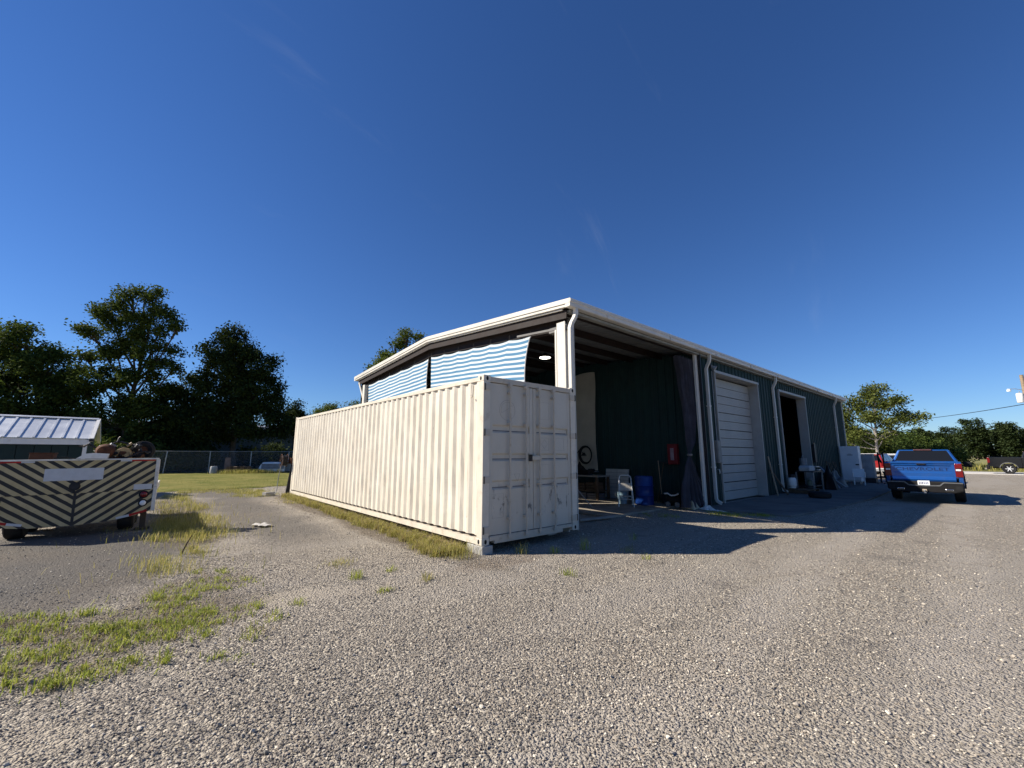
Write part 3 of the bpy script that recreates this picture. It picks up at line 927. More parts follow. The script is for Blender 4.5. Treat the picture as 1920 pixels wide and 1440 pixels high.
# gable trim: a deep fascia over a stepped gutter moulding
for s in (-1, 1):
    ye, yr = (0.17, RIDGE_Y) if s < 0 else (13.13, RIDGE_Y)
    ze, zr = EAVE_Z + 0.07, RIDGE_Z + 0.065
    f = MB().bar((2.57, ye, ze - 0.055), (2.57, yr, zr - 0.055), 0.09, 0.115)
    fa = f.build('gable_fascia', TRIM, bld, world=True, bevel=0.006)
    MB().bar((2.585, ye, ze - 0.150), (2.585, yr, zr - 0.150), 0.075, 0.066).build('fascia_step', TRIM, fa, bevel=0.006)
    MB().bar((2.615, ye + (0.28 if s < 0 else -0.28), ze - 0.19), (2.615, yr, zr - 0.205), 0.045, 0.03).build('fascia_step', TRIM, fa, bevel=0.004)
    MB().bar((2.66, ye + (0.2 if s < 0 else -0.2), ze - 0.30), (2.66, yr, zr - 0.32), 0.02, 0.20).build('gable_soffit', REDOX, bld, world=True)
# eave gutters on both long sides
gp = [(0.30, 5.135), (0.155, 5.135), (0.13, 5.115), (0.13, 5.055), (0.15, 5.04), (0.15, 4.955), (0.17, 4.94), (0.30, 4.94)]
gu = MB().prism(gp, 'x', 2.53, BX1 + 0.12).build('gutter', TRIM, bld, world=True, bevel=0.005)
for q in range(8):
    MB().box(3.9 + q * 3.05, 0.127, 4.937, 3.93 + q * 3.05, 0.29, 5.12).build('gutter_joint', TRIM, gu)
MB().prism([(2 * RIDGE_Y - a, b2) for a, b2 in gp], 'x', 2.53, BX1 + 0.12).build('gutter', TRIM, bld, world=True)
MB().box(2.7, 0.305, 4.87, BX1, 0.44, 4.93).build('eave_soffit', pm('soffit', (0.25, 0.25, 0.23), 0.6), bld, world=True)


def spout(x, zb=0.12, kick=True, name='downspout'):
    pts = [(x, 0.225, 4.945), (x, 0.225, 4.80), (x, 0.25, 4.70), (x, 0.325, 4.58), (x, 0.365, 4.47), (x, 0.365, 3.0), (x, 0.365, zb + 0.12)]
    if kick: pts += [(x, 0.34, zb + 0.04), (x, 0.20, zb - 0.03)]
    o = MB().tube(pts, 0.066, 4, PI / 4, sq=(1.0, 0.85)).build(name, TRIM, bld, world=True, bevel=0.006)
    for zz in (1.2, 3.2):
        MB().box(x - 0.075, 0.318, zz, x + 0.075, 0.42, zz + 0.04).build('spout_strap', TRIM, o)


# the corner spout leans in towards the corner column
o = MB().tube([(2.78, 0.20, 4.945), (2.78, 0.20, 4.84), (2.765, 0.215, 4.74), (2.71, 0.265, 4.60), (2.685, 0.29, 4.48), (2.68, 0.29, 4.2), (2.68, 0.29, 0.1)], 0.066, 4, PI / 4, sq=(1.0, 0.9)).build('downspout', TRIM, bld, world=True, bevel=0.006)
for x in (9.66, 16.02, 26.25):
    spout(x)
MB().box(8.96, 0.40, 0.03, 9.12, 0.47, 4.92).build('bay_jamb', TRIM, bld, world=True, bevel=0.005)
MB().box(9.12, 0.30, 0.03, 9.16, 0.46, 4.92).build('bay_jamb', DARKM, bld, world=True)

# roller door opening
def opening(x0, x1, zt):
    for xa, xb in ((x0 - 0.01, x0 + 0.05), (x1 - 0.05, x1 + 0.01)):
        MB().box(xa, 0.395, 0.03, xb, 0.79, zt).build('door_jamb', DOORW, bld, world=True, bevel=0.004)
    MB().box(x0 - 0.04, 0.375, zt - 0.05, x1 + 0.04, 0.445, zt + 0.045).build('door_header_trim', DOORW, bld, world=True, bevel=0.004)
    MB().box(x0 + 0.05, 0.45, zt - 0.06, x1 - 0.05, 0.79, zt - 0.002).build('door_head', DOORW, bld, world=True)


opening(10.37, 14.38, 4.50)
opening(16.86, 20.76, 4.48)
rd = MB().box(10.43, 0.775, 0.03, 14.32, 0.80, 4.42).build('roller_door', DARKM, bld, world=True)
ns = 14
for k in range(ns):
    z0 = 0.035 + k * (4.38 / ns); z1 = z0 + 4.38 / ns - (0.030 if k % 2 else 0.016)
    pr = [(0.775, z0), (0.752, z0 + 0.004)]
    m_ = 5
    for q in range(m_):
        za = z0 + 0.01 + (z1 - z0 - 0.02) * q / m_; zb = z0 + 0.01 + (z1 - z0 - 0.02) * (q + 1) / m_
        pr += [(0.750, za + 0.004), (0.750, zb - 0.006), (0.755, zb - 0.003)]
    pr += [(0.752, z1), (0.775, z1)]
    MB().prism(pr, 'x', 10.44, 14.31).build('door_section', DOORW, rd)

# ------------------------------------------------------------------ hung on the workshop
def make_stripe_mat():
    m, n, l, p = new_mat('striped_shade_cloth')
    uv = n.new('ShaderNodeUVMap'); uv.uv_map = 'UVMap'
    s = n.new('ShaderNodeSeparateXYZ'); l.new(uv.outputs[0], s.inputs[0])
    f = add_math(n, l, 'FRACT', add_math(n, l, 'DIVIDE', s.outputs[1], 0.136))
    k = add_range(n, l, add_math(n, l, 'ABSOLUTE', add_math(n, l, 'SUBTRACT', f, 0.5)), 0.222, 0.245)
    t = add_noise(n, l, add_coord(n, l, 'Object'), 2.0, 4, 0.6)
    wh = add_mix(n, l, t.outputs[0], (0.60, 0.66, 0.68), (0.68, 0.73, 0.74))
    bl = add_mix(n, l, t.outputs[0], (0.060, 0.195, 0.36), (0.09, 0.25, 0.42))
    c = add_mix(n, l, k, wh, bl)
    l.new(c, p.inputs['Base Color']); p.inputs['Roughness'].default_value = 0.8
    w = n.new('ShaderNodeTexWave'); w.inputs['Scale'].default_value = 60; l.new(add_coord(n, l, 'Object'), w.inputs['Vector'])
    add_bump(n, l, p, w.outputs[0], 0.15, 0.003)
    tr = n.new('ShaderNodeBsdfTranslucent'); l.new(c, tr.inputs[0])
    mx = n.new('ShaderNodeMixShader'); mx.inputs[0].default_value = 0.2
    out = n['Material Output']
    l.new(p.outputs[0], mx.inputs[1]); l.new(tr.outputs[0], mx.inputs[2]); l.new(mx.outputs[0], out.inputs[0])
    return m


STRIPE = make_stripe_mat()


def cloth(name, label, y0, y1, z0, z1, drop, curve, seed, ties):
    """a sheet hung in the gable plane; u runs from y0 to y1, v downwards"""
    nu, nv = 72, 26
    rs = random.Random(seed)
    ph = [rs.uniform(0, 6.28) for _ in range(6)]
    V, UV = [], []
    for j in range(nv + 1):
        for i in range(nu + 1):
            a, b = i / nu, j / nv
            y = y0 + (y1 - y0) * a
            if curve: y = y + curve * (1 - a) * (b ** 0.65) + 0.05 * math.sin(b * 5) * (1 - a)
            sag = 0.035 * (1 - (2 * ((a * ties) % 1) - 1) ** 2) * max(0, 1 - b * 2.2)
            z = z0 + (z1 - z0) * a - sag - b * drop + 0.05 * math.sin(a * PI) * b
            x = 2.735 + 0.012 * math.sin(a * 17 + ph[0] + b * 2) * (0.35 + b) + 0.006 * math.sin(a * 41 + ph[1]) * b + 0.05 * math.sin(a * PI * 2 + ph[2]) * b
            V.append((x, y, z)); UV.append((a, b * drop + 0.03))
    F = []
    for j in range(nv):
        for i in range(nu):
            q = j * (nu + 1) + i
            F.append((q, q + 1, q + nu + 2, q + nu + 1))
    me = np_mesh(name, V, F, STRIPE, smooth=True)
    ul = me.uv_layers.new(name='UVMap')
    vi = np.zeros(len(me.loops), dtype=np.int32); me.loops.foreach_get('vertex_index', vi)
    ul.data.foreach_set('uv', np.array(UV, dtype=np.float32)[vi].ravel())
    o = link(name, me); tag(o, label, 'shade cloth')
    rope = MB()
    for k in range(ties + 1):
        a = k / ties
        rope.tube([(2.735, y0 + (y1 - y0) * a, z0 + (z1 - z0) * a - 0.01), (2.74, y0 + (y1 - y0) * a, z0 + (z1 - z0) * a + 0.14)], 0.006, 5)
    rope.tube([(2.735, y0 + (y1 - y0) * k / 20, z0 + (z1 - z0) * k / 20 + 0.012) for k in range(21)], 0.007, 5)
    rope.build('tie_rope', BLACKP, o)
    # hemmed free edge
    col = [V[j * (nu + 1)] for j in range(nv + 1)]
    MB().tube(col, 0.014, 6).build('hem', pm('grey_hem', (0.5, 0.5, 0.5), 0.8), o)
    return o


cloth('shade_cloth', 'blue and white striped cloth, the larger right one above the container', 1.66, 6.62, 4.60, 4.93, 1.95, 0.36, 4, 6)
cloth('shade_cloth', 'blue and white striped cloth hung at the far left of the gable', 6.80, 11.95, 4.90, 4.63, 1.95, 0.12, 9, 5)

# the lit work light under the bay roof
lt = thing('ceiling_light', 'round lit work lamp hanging under the bay roof', 'light', (5.62, 3.99, 4.88))
MB().lathe([(0.0, 0.0), (0.175, 0.0), (0.185, 0.012), (0.185, 0.03)], 24).build('diffuser', flat('lit_lens', (1, 1, 1), 0.5, 0, (1.0, 0.93, 0.78), 6.0), lt, smooth=40)
MB().lathe([(0.19, 0.012), (0.20, 0.03), (0.15, 0.07), (0.08, 0.13), (0.05, 0.17)], 24).build('housing', DARKM, lt, smooth=40)
MB().cyl((0, 0, 0.17), (0, 0, 0.42), 0.008).build('hanger', DARKM, lt)

# the gathered curtain at the end of the bay
CURT = pm('dark_curtain_cloth', (0.045, 0.045, 0.058), 0.9, 0, 0.25, 2.0, 0.2, 50)
def curtain_fn(u, v):
    z = 4.72 - v * 4.66
    knots = [(4.72, 7.95, 9.00), (4.0, 8.12, 9.02), (3.0, 8.30, 9.02), (2.1, 8.36, 8.85), (1.62, 8.42, 8.54), (1.2, 8.22, 8.74), (0.5, 7.95, 9.15), (0.06, 7.85, 9.42)]
    for (za, la, ra), (zb, lb, rb) in zip(knots, knots[1:]):
        if zb <= z <= za + 1e-6:
            t = (za - z) / (za - zb); t = t * t * (3 - 2 * t)
            lo = la + (lb - la) * t; hi = ra + (rb - ra) * t; break
    else:
        lo, hi = 7.85, 9.42
    w = hi - lo
    x = lo + u * w
    fold = math.sin(u * 2 * PI * 5.0 + 0.7 * math.sin(z * 1.1)) + 0.5 * math.sin(u * 2 * PI * 11 + z)
    return (x, 0.56 + fold * (0.012 + 0.06 * min(1.0, w)) - 0.12 * u * max(0, 1 - z), z)
cu = MB().grid(curtain_fn, 90, 60).build('curtain', CURT, smooth=80)
tag(cu, 'dark cloth curtain tied in at the middle beside the roller door', 'curtain')
tb = MB(); tb.lathe([(0.075, -0.03), (0.085, 0), (0.075, 0.03)], 12, (8.48, 0.56, 1.62)); tb.build('tie_band', pm('grey_band', (0.18, 0.17, 0.16), 0.9), cu, smooth=60)

# pale dust sheet on the partition
SHEET = pm('pale_dust_sheet', (0.42, 0.39, 0.33), 0.9, 0, 0.12, 1.0, 0.2, 30)
ds = MB().grid(lambda u, v: (9.10 + 0.02 * math.sin(u * 9 + v * 3) + 0.015 * math.sin(v * 14), 6.6 - u * (1.98 + 0.025 * math.sin(v * 8)), 4.92 - 0.05 * math.sin(u * 6) * (1 - v) - v * 3.9), 24, 40).build('dust_sheet', SHEET, smooth=80)
tag(ds, 'beige sheet hanging on the dark wall inside the bay', 'sheet')

fx = thing('extinguisher_cabinet', 'dark red metal box on the bay wall near the curtain', 'cabinet', (9.10, 1.42, 1.30))
REDC = pm('dark_red_paint', (0.16, 0.012, 0.018), 0.4, 0, 0.2, 4)
MB().box(-0.10, -0.17, 0, 0.05, 0.17, 0.68).build('body', REDC, fx, bevel=0.012)
MB().box(-0.112, -0.06, 0.14, -0.098, 0.06, 0.54).build('window', pm('cabinet_pane', (0.30, 0.22, 0.25), 0.2), fx)

jb = thing('junction_box', 'grey steel junction box on the wall beside the roller door', 'box', (10.05, 0.36, 1.35))
MB().box(-0.14, -0.06, 0, 0.14, 0.055, 0.74).build('body', pm('box_grey', (0.20, 0.195, 0.18), 0.6), jb, bevel=0.01)
MB().box(-0.11, -0.075, 0.03, 0.11, -0.061, 0.71).build('lid', pm('box_grey2', (0.23, 0.225, 0.205), 0.6), jb, bevel=0.006)
MB().cyl((0.0, 0.0, 0.74), (0.0, 0.0, 3.1), 0.018, n=8).build('conduit', GREYM, jb)
pk = MB().tube([(9.98, 0.38, 1.14), (9.98, 0.33, 1.14), (9.98, 0.32, 1.05), (9.98, 0.34, 1.0)], 0.02, 8).build('wall_tap', GALV, smooth=40)
tag(pk, 'small pale tap on the wall below the junction box', 'tap')

fl = thing('flood_light', 'grey flood light under the eave above the roller door corner', 'light', (10.02, 0.37, 4.62))
MB().lathe([(0.0, 0.0), (0.05, 0.0), (0.055, 0.10), (0.10, 0.20), (0.105, 0.22), (0.0, 0.215)], 14, (0, -0.04, 0), 'y').build('head', GALV, fl, smooth=40, rot=(R(215), 0, R(20)))
MB().box(-0.06, -0.04, -0.06, 0.06, 0.05, 0.06).build('mount', DARKM, fl, bevel=0.008)
def heap(name, label, cat, c, rx, ry, h, mat, seed):
    def fn(u, v):
        a = u * 2 * PI; r = v
        q = 1 + 0.28 * math.sin(3 * a + seed) + 0.16 * math.sin(7 * a + seed * 2)
        n_ = float(vnoise(c[0] * 3 + r * math.cos(a) * 3, c[1] * 3 + r * math.sin(a) * 3, 1.3, seed))
        return (c[0] + rx * r * q * math.cos(a), c[1] + ry * r * q * math.sin(a), c[2] + h * (1 - r ** 1.5) * (0.5 + n_) + 0.006 * (1 - r))
    o = MB().grid(fn, 30, 9).build(name, mat, smooth=70)
    return tag(o, label, cat)


# ------------------------------------------------------------------ things inside the open bay
bar_ = thing('drum', 'blue plastic drum standing in the bay behind the stepladder', 'drum', (8.05, 1.95, 0.03))
BLUEP = pm('blue_plastic', (0.008, 0.036, 0.18), 0.35, 0, 0.15, 3)
MB().lathe([(0.0, 0.0), (0.27, 0.0), (0.29, 0.02), (0.285, 0.28), (0.30, 0.30), (0.285, 0.32), (0.285, 0.58), (0.30, 0.60), (0.285, 0.62), (0.285, 0.86), (0.27, 0.90), (0.25, 0.90), (0.25, 0.87), (0.0, 0.87)], 28).build('body', BLUEP, bar_, smooth=40)
for a in (0.12, -0.12):
    MB().lathe([(0.0, 0.87), (0.035, 0.87), (0.035, 0.885), (0, 0.885)], 12, (a, 0, 0)).build('bung', BLACKP, bar_)

sl = thing('step_ladder', 'small white metal stepladder in the bay', 'ladder', (7.25, 2.12, 0.02), R(-52))
# local: x across, y towards the back
for s in (-1, 1):
    MB().tube([(s * 0.23, -0.22, 0), (s * 0.18, 0.02, 0.86), (s * 0.155, 0.04, 0.93), (s * 0.10, 0.045, 0.955)], 0.014, 6).build('front_rail', WHITEPL, sl, smooth=40)
    MB().tube([(s * 0.22, 0.30, 0), (s * 0.18, 0.04, 0.78)], 0.012, 6).build('rear_leg', WHITEPL, sl, smooth=40)
MB().cyl((-0.10, 0.045, 0.955), (0.10, 0.045, 0.955), 0.014, n=6).build('top_rail', WHITEPL, sl)
MB().box(-0.20, -0.14, 0.30, 0.20, 0.06, 0.325).build('tread', pm('beige_tread', (0.40, 0.37, 0.32), 0.7), sl)
MB().obox((0, -0.03, 0.60), (0.37, 0.03, 0.24), (R(-15), 0, 0)).build('tread', MATS['beige_tread'], sl)
MB().cyl((-0.21, 0.20, 0.2), (0.21, 0.20, 0.2), 0.01, n=6).build('brace', WHITEPL, sl)

bk = thing('bucket', 'pale blue plastic bucket beside the stepladder', 'bucket', (7.80, 2.62, 0.03))
PALEB = pm('pale_blue_plastic', (0.20, 0.30, 0.36), 0.5, 0, 0.1)
MB().lathe([(0.0, 0.0), (0.13, 0.0), (0.165, 0.36), (0.175, 0.36), (0.175, 0.38), (0.155, 0.38), (0.12, 0.02), (0.0, 0.02)], 20).build('body', PALEB, bk, smooth=40)
MB().tube([(0.17 * math.cos(a), 0.17 * math.sin(a) * 0.3 + 0.16, 0.34 - 0.12 * math.sin(a)) for a in np.linspace(0, PI, 9)], 0.005, 5).build('handle', GALV, bk)

lv_ = thing('louvre_panel', 'pale slatted two column panel leaning on the bay wall', 'panel', (8.93, 3.66, 0.03), rot=(0, R(7), 0))
MB().box(-0.015, -0.51, 0.0, 0.0, 0.51, 1.08).build('backing', pm('grey_backing', (0.20, 0.22, 0.22), 0.7), lv_)
PSL = pm('pale_slat', (0.42, 0.44, 0.43), 0.55, 0, 0.1)
for c in (-0.255, 0.255):
    for k in range(8):
        MB().box(-0.035, c - 0.245, 0.02 + k * 0.132, -0.016, c + 0.245, 0.02 + k * 0.132 + 0.118).build('slat', PSL, lv_, bevel=0.006)

wb = thing('workbench', 'dark workbench with stacked crates below at the left of the bay', 'bench', (8.25, 4.55, 0.03))
MB().box(-0.35, -0.85, 0.80, 0.40, 0.75, 0.85).build('top', pm('pale_worktop', (0.30, 0.27, 0.23), 0.8), wb, bevel=0.006)
for x in (-0.3, 0.35):
    for y in (-0.78, 0.7):
        MB().box(x - 0.04, y - 0.04, 0, x + 0.04, y + 0.04, 0.80).build('leg', WOODD, wb)
MB().box(-0.3, -0.75, 0.28, 0.35, 0.66, 0.31).build('shelf', WOODD, wb)
for k, (y, z, h) in enumerate(((-0.52, 0.0, 0.24), (0.0, 0.0, 0.25), (-0.48, 0.315, 0.30), (0.05, 0.315, 0.26), (-0.5, 0.0, 0.0))):
    if h == 0: continue
    cr = thing('crate', ['grey plastic crate on the floor under the workbench front', 'grey plastic crate on the floor deeper under the workbench', 'slatted dark crate on the bench shelf nearest the bucket', 'slatted dark crate on the bench shelf by the pole'][k], 'crate', (8.2, 4.55 + y, 0.03 + z))
    cm = pm('crate_grey', (0.14, 0.14, 0.15), 0.7) if k < 2 else WOODD
    for q in range(3):
        zz = q * h / 3
        MB().box(-0.22, -0.22, zz, -0.20, 0.22, zz + h / 3 - 0.02).build('slat', cm, cr)
        MB().box(0.20, -0.22, zz, 0.22, 0.22, zz + h / 3 - 0.02).build('slat', cm, cr)
        MB().box(-0.20, -0.22, zz, 0.20, -0.20, zz + h / 3 - 0.02).build('slat', cm, cr)
        MB().box(-0.20, 0.20, zz, 0.20, 0.22, zz + h / 3 - 0.02).build('slat', cm, cr)
    MB().box(-0.20, -0.20, 0.0, 0.20, 0.20, 0.012).build('base', cm, cr)
vs_ = thing('bench_vise', 'black vise on the workbench end', 'vise', (8.05, 4.15, 0.88))
MB().lathe([(0.0, 0), (0.10, 0), (0.09, 0.04), (0.05, 0.06), (0.05, 0.09), (0, 0.09)], 14).build('base', DARKM, vs_, smooth=40)
MB().box(-0.06, -0.20, 0.09, 0.06, 0.06, 0.20).box(-0.09, -0.04, 0.20, 0.09, 0.02, 0.24).box(-0.08, -0.16, 0.20, 0.08, -0.10, 0.24).build('jaws', DARKM, vs_, bevel=0.01)
MB().cyl((0, -0.20, 0.14), (0, -0.32, 0.14), 0.016, n=8).cyl((-0.12, -0.31, 0.14), (0.12, -0.31, 0.14), 0.009, n=6).build('handle', GREYM, vs_)
tbx = MB().box(8.0, 4.42, 0.885, 8.4, 4.95, 1.06).build('tool_case', BLACKP, bevel=0.02); tag(tbx, 'black tool case on the workbench', 'case')
coil = MB()
for k in range(5):
    coil.tube([(8.95 - 0.012 * k, 5.05 + (0.26 + 0.02 * k) * math.cos(a), 1.62 + (0.30 + 0.015 * k) * math.sin(a)) for a in np.linspace(0, 2 * PI, 24)], 0.012, 6)
coil.tube([(8.95, 5.05, 1.92), (9.08, 5.05, 1.97)], 0.012, 6)
co_ = coil.build('hose_coil', BLACK, smooth=50); tag(co_, 'coiled black hose hanging on the beige sheet', 'hose')
lampk = thing('bench_lamp', 'black angled lamp arm on the workbench against the beige sheet', 'lamp', (8.3, 5.0, 0.88))
MB().lathe([(0, 0), (0.10, 0), (0.09, 0.03), (0, 0.03)], 14).build('base', BLACKP, lampk)
MB().tube([(0, 0, 0.03), (-0.02, 0.15, 0.55), (-0.05, -0.2, 0.92), (-0.08, -0.42, 0.80)], 0.016, 7).build('arm', BLACKP, lampk, smooth=50)
MB().lathe([(0.03, 0.12), (0.05, 0.10), (0.11, 0.0), (0.10, 0.0)], 14, (-0.08, -0.44, 0.70)).build('shade', BLACKP, lampk, smooth=50)
heap('cable_heap', 'tangled dark cables heaped on the workbench', 'cable', (8.0, 4.62, 1.065), 0.2, 0.26, 0.22, BLACK, 21)
for k in range(3):
    tyk = MB().lathe([(0.18, 0.02), (0.29, 0.0), (0.335, 0.05), (0.335, 0.15), (0.29, 0.20), (0.18, 0.18)], 24, (6.6 + 0.03 * k, 5.6, 0.03 + 0.205 * k), closed=True).build('car_tyre', BLACK, smooth=40)
    tag(tyk, ['bottom tyre of the stack in the dark bay', 'middle tyre of the stack in the dark bay', 'top tyre of the stack in the dark bay'][k], 'tyre', 'tyres stacked in the bay')
ln = MB().tube([(6.30, 2.72, 0.02), (5.35, 3.58, 1.62)], 0.016, 6).build('long_pole', GREYM, smooth=40)
tag(ln, 'thin grey pole leaning beside the container door edge', 'pole')
# a stand that the pole leans on, hidden behind the container edge
st_ = thing('tool_rack', 'dark tool rack at the bay edge beside the container', 'rack', (5.15, 3.78, 0.0))
for y in (-0.25, 0.45): MB().box(-0.03, y - 0.03, 0, 0.03, y + 0.03, 1.7).build('post', WOODD, st_)
MB().box(-0.03, -0.28, 1.55, 0.03, 0.48, 1.63).build('crossbar', WOODD, st_); MB().box(-0.15, -0.3, 0, 0.15, 0.5, 0.04).build('base', WOODD, st_)
sh = thing('shovel', 'upright long handled shovel standing in the bay behind the drum', 'shovel', (8.75, 1.72, 0.03), rot=(R(-8), R(8), 0))
MB().tube([(0, 0, 0.30), (0.0, 0, 1.42)], 0.017, 6).build('handle', WOOD, sh, smooth=40)
MB().grid(lambda u, v: ((u - 0.5) * 0.22 * (1 - 0.5 * (1 - v) ** 3), 0.05 * math.cos((u - 0.5) * PI) - 0.03, v * 0.32), 6, 6).build('blade', DARKM, sh, smooth=60)
rk = thing('rake', 'dark garden rake standing head up behind the blue drum', 'rake', (8.95, 2.02, 0.03), rot=(R(10), R(5), 0))
MB().tube([(0, 0, 0), (0, 0, 1.35)], 0.016, 6).build('handle', WOODD, rk)
hd = MB().box(-0.02, -0.22, 1.33, 0.02, 0.22, 1.37).build('head', DARKM, rk)
for k in range(9): MB().box(-0.10, -0.21 + k * 0.0525 - 0.005, 1.34, -0.02, -0.21 + k * 0.0525 + 0.005, 1.355).build('tine', DARKM, hd)

gp_ = thing('compressor', 'small black machine with a white curved handle near the curtain', 'machine', (8.42, 1.12, 0.0))
MB().lathe([(0.0, -0.24), (0.10, -0.24), (0.14, -0.20), (0.14, 0.20), (0.10, 0.24), (0, 0.24)], 16, (0, 0, 0.20), 'y').build('tank', BLACKP, gp_, smooth=40)
MB().box(-0.10, -0.14, 0.32, 0.10, 0.16, 0.42).build('motor', BLACKP, gp_, bevel=0.02)
MB().tube([(-0.14, 0.26, 0.40), (-0.16, 0.14, 0.42), (-0.17, 0.02, 0.36), (-0.16, -0.10, 0.37), (-0.14, -0.22, 0.43)], 0.022, 8).build('handle', WHITEPL, gp_, smooth=50)
for y in (-0.15, 0.15):
    MB().lathe([(0, -0.02), (0.075, -0.02), (0.085, 0), (0.075, 0.02), (0, 0.02)], 14, (-0.13, y, 0.085), 'x').build('wheel', GREYM, gp_, smooth=40)
    MB().box(0.05, y - 0.015, 0.0, 0.09, y + 0.015, 0.12).build('foot', BLACKP, gp_)


heap('tarp', 'tan crumpled tarp heaped at the foot of the curtain', 'tarp', (8.42, 0.60, 0.0), 0.20, 0.24, 0.26, pm('tan_tarp', (0.42, 0.34, 0.22), 0.8), 3)
heap('rag', 'white rag on the ground between curtain and roller door', 'rag', (8.52, 0.16, 0.0), 0.09, 0.22, 0.11, pm('white_rag', (0.62, 0.62, 0.6), 0.9), 5)
heap('rag', 'thin pale strip of plastic on the ground in front of the curtain', 'rag', (8.42, -0.22, 0.0), 0.06, 0.24, 0.03, MATS['white_rag'], 8)
pk2 = MB().obox((4.40, 1.08, 0.045), (1.15, 0.13, 0.05), (0, 0, -0.15)).build('timber_plank', pm('grey_timber', (0.24, 0.22, 0.2), 0.8), bevel=0.006)
tag(pk2, 'grey plank on shaded gravel beside the container doors', 'plank')

# ------------------------------------------------------------------ things in front of the second door
pt = thing('gas_cylinder', 'white gas cylinder with collar beside the second doorway', 'cylinder', (16.55, 0.16, 0.24))
MB().lathe([(0.0, 0.03), (0.08, 0.03), (0.13, 0.06), (0.155, 0.12), (0.155, 0.34), (0.13, 0.41), (0.07, 0.45), (0.0, 0.455)], 20).build('body', WHITEP, pt, smooth=50)
MB().lathe([(0.11, 0.0), (0.12, 0.0), (0.12, 0.05), (0.11, 0.05)], 18, closed=True).build('foot_ring', WHITEP, pt)
MB().lathe([(0.10, 0.43), (0.11, 0.43), (0.11, 0.56), (0.10, 0.56)], 18, closed=True).build('collar', DARKM, pt)
MB().cyl((0, 0, 0.45), (0, 0, 0.52), 0.025, n=8).build('valve', GALV, pt)
pa = thing('pallet', 'dark wooden pallet on the apron under the gas cylinder', 'pallet', (17.0, -0.02, 0.03))
for k in range(6): MB().box(-0.7, -0.42 + k * 0.155, 0.13, 0.95, -0.42 + k * 0.155 + 0.105, 0.155).build('board', WOODD, pa)
for x in (-0.68, 0.1, 0.87): MB().box(x, -0.42, 0.022, x + 0.08, 0.46, 0.128).build('bearer', WOODD, pa)
for k in range(3): MB().box(-0.7, -0.42 + k * 0.385, 0.0, 0.95, -0.42 + k * 0.385 + 0.10, 0.02).build('board', WOODD, pa)
for (a, b_, lab) in (((14.5, 0.10, 0.03), (14.62, 0.36, 1.55), 'long pale board leaning on the wall right of the roller door'), ((15.35, 0.0, 0.03), (14.75, 0.37, 1.05), 'thin dark board crossing behind the pale leaning board')):
    o = MB().bar(a, b_, 0.10, 0.03, up=(0, 1, 0)).build('timber_board', WOOD if a[0] < 15 else WOODD, bevel=0.004); tag(o, lab, 'board')
ty = MB().lathe([(0.19, 0.02), (0.30, 0.0), (0.355, 0.04), (0.365, 0.10), (0.355, 0.18), (0.30, 0.22), (0.19, 0.20), (0.185, 0.11)], 28, (14.95, -1.15, 0.03), closed=True).build('car_tyre', BLACK, smooth=40)
tag(ty, 'worn black tyre lying flat on the apron', 'tyre')
ta = thing('tool_table', 'dark steel table cluttered with tools by the second doorway', 'table', (18.35, 0.0, 0.03))
MB().box(-0.75, -0.38, 0.84, 0.75, 0.34, 0.88).build('top', DARKM, ta)
for x in (-0.7, 0.7):
    for y in (-0.33, 0.29): MB().box(x - 0.025, y - 0.025, 0, x + 0.025, y + 0.025, 0.84).build('leg', GREYM, ta)
MB().box(-0.7, -0.34, 0.22, 0.7, 0.30, 0.25).build('shelf', DARKM, ta)
sw = thing('table_saw', 'pale grey saw with a rounded top on the cluttered table', 'saw', (18.0, -0.05, 0.915))
MB().prism([(-0.42, 0.0), (0.42, 0.0), (0.46, 0.12), (0.30, 0.22), (-0.30, 0.24), (-0.45, 0.16)], 'y', -0.2, 0.2).build('body', pm('saw_grey', (0.40, 0.42, 0.42), 0.5), sw, bevel=0.03)
MB().box(0.35, -0.28, 0.16, 0.85, -0.14, 0.20).box(0.55, -0.30, 0.02, 0.9, -0.22, 0.06).build('fence_rail', GALV, sw)
pb = thing('paint_pail', 'grey metal pail on the saw in the doorway', 'pail', (17.95, 0.05, 1.16))
MB().lathe([(0, 0), (0.14, 0), (0.15, 0.30), (0.16, 0.31), (0.14, 0.31), (0.0, 0.28)], 18).build('body', GREYM, pb, smooth=40)
MB().tube([(0.15 * math.cos(a), 0, 0.28 + 0.14 * math.sin(a)) for a in np.linspace(0, PI, 10)], 0.006, 5).build('handle', GALV, pb)
bt = MB().lathe([(0, 0), (0.12, 0), (0.13, 0.02), (0.13, 0.26), (0.05, 0.33), (0.04, 0.36), (0, 0.36)], 16, (18.55, 0.0, 0.285)).build('jug', pm('grey_jug', (0.30, 0.32, 0.34), 0.5), smooth=40); tag(bt, 'grey jug on the shelf of the cluttered table', 'jug')
bt2 = MB().lathe([(0, 0), (0.10, 0), (0.10, 0.2), (0.04, 0.26), (0, 0.26)], 16, (18.0, -0.1, 0.285)).build('can', pm('olive_can', (0.15, 0.17, 0.12), 0.5), smooth=40); tag(bt2, 'olive can on the shelf of the cluttered table', 'can')
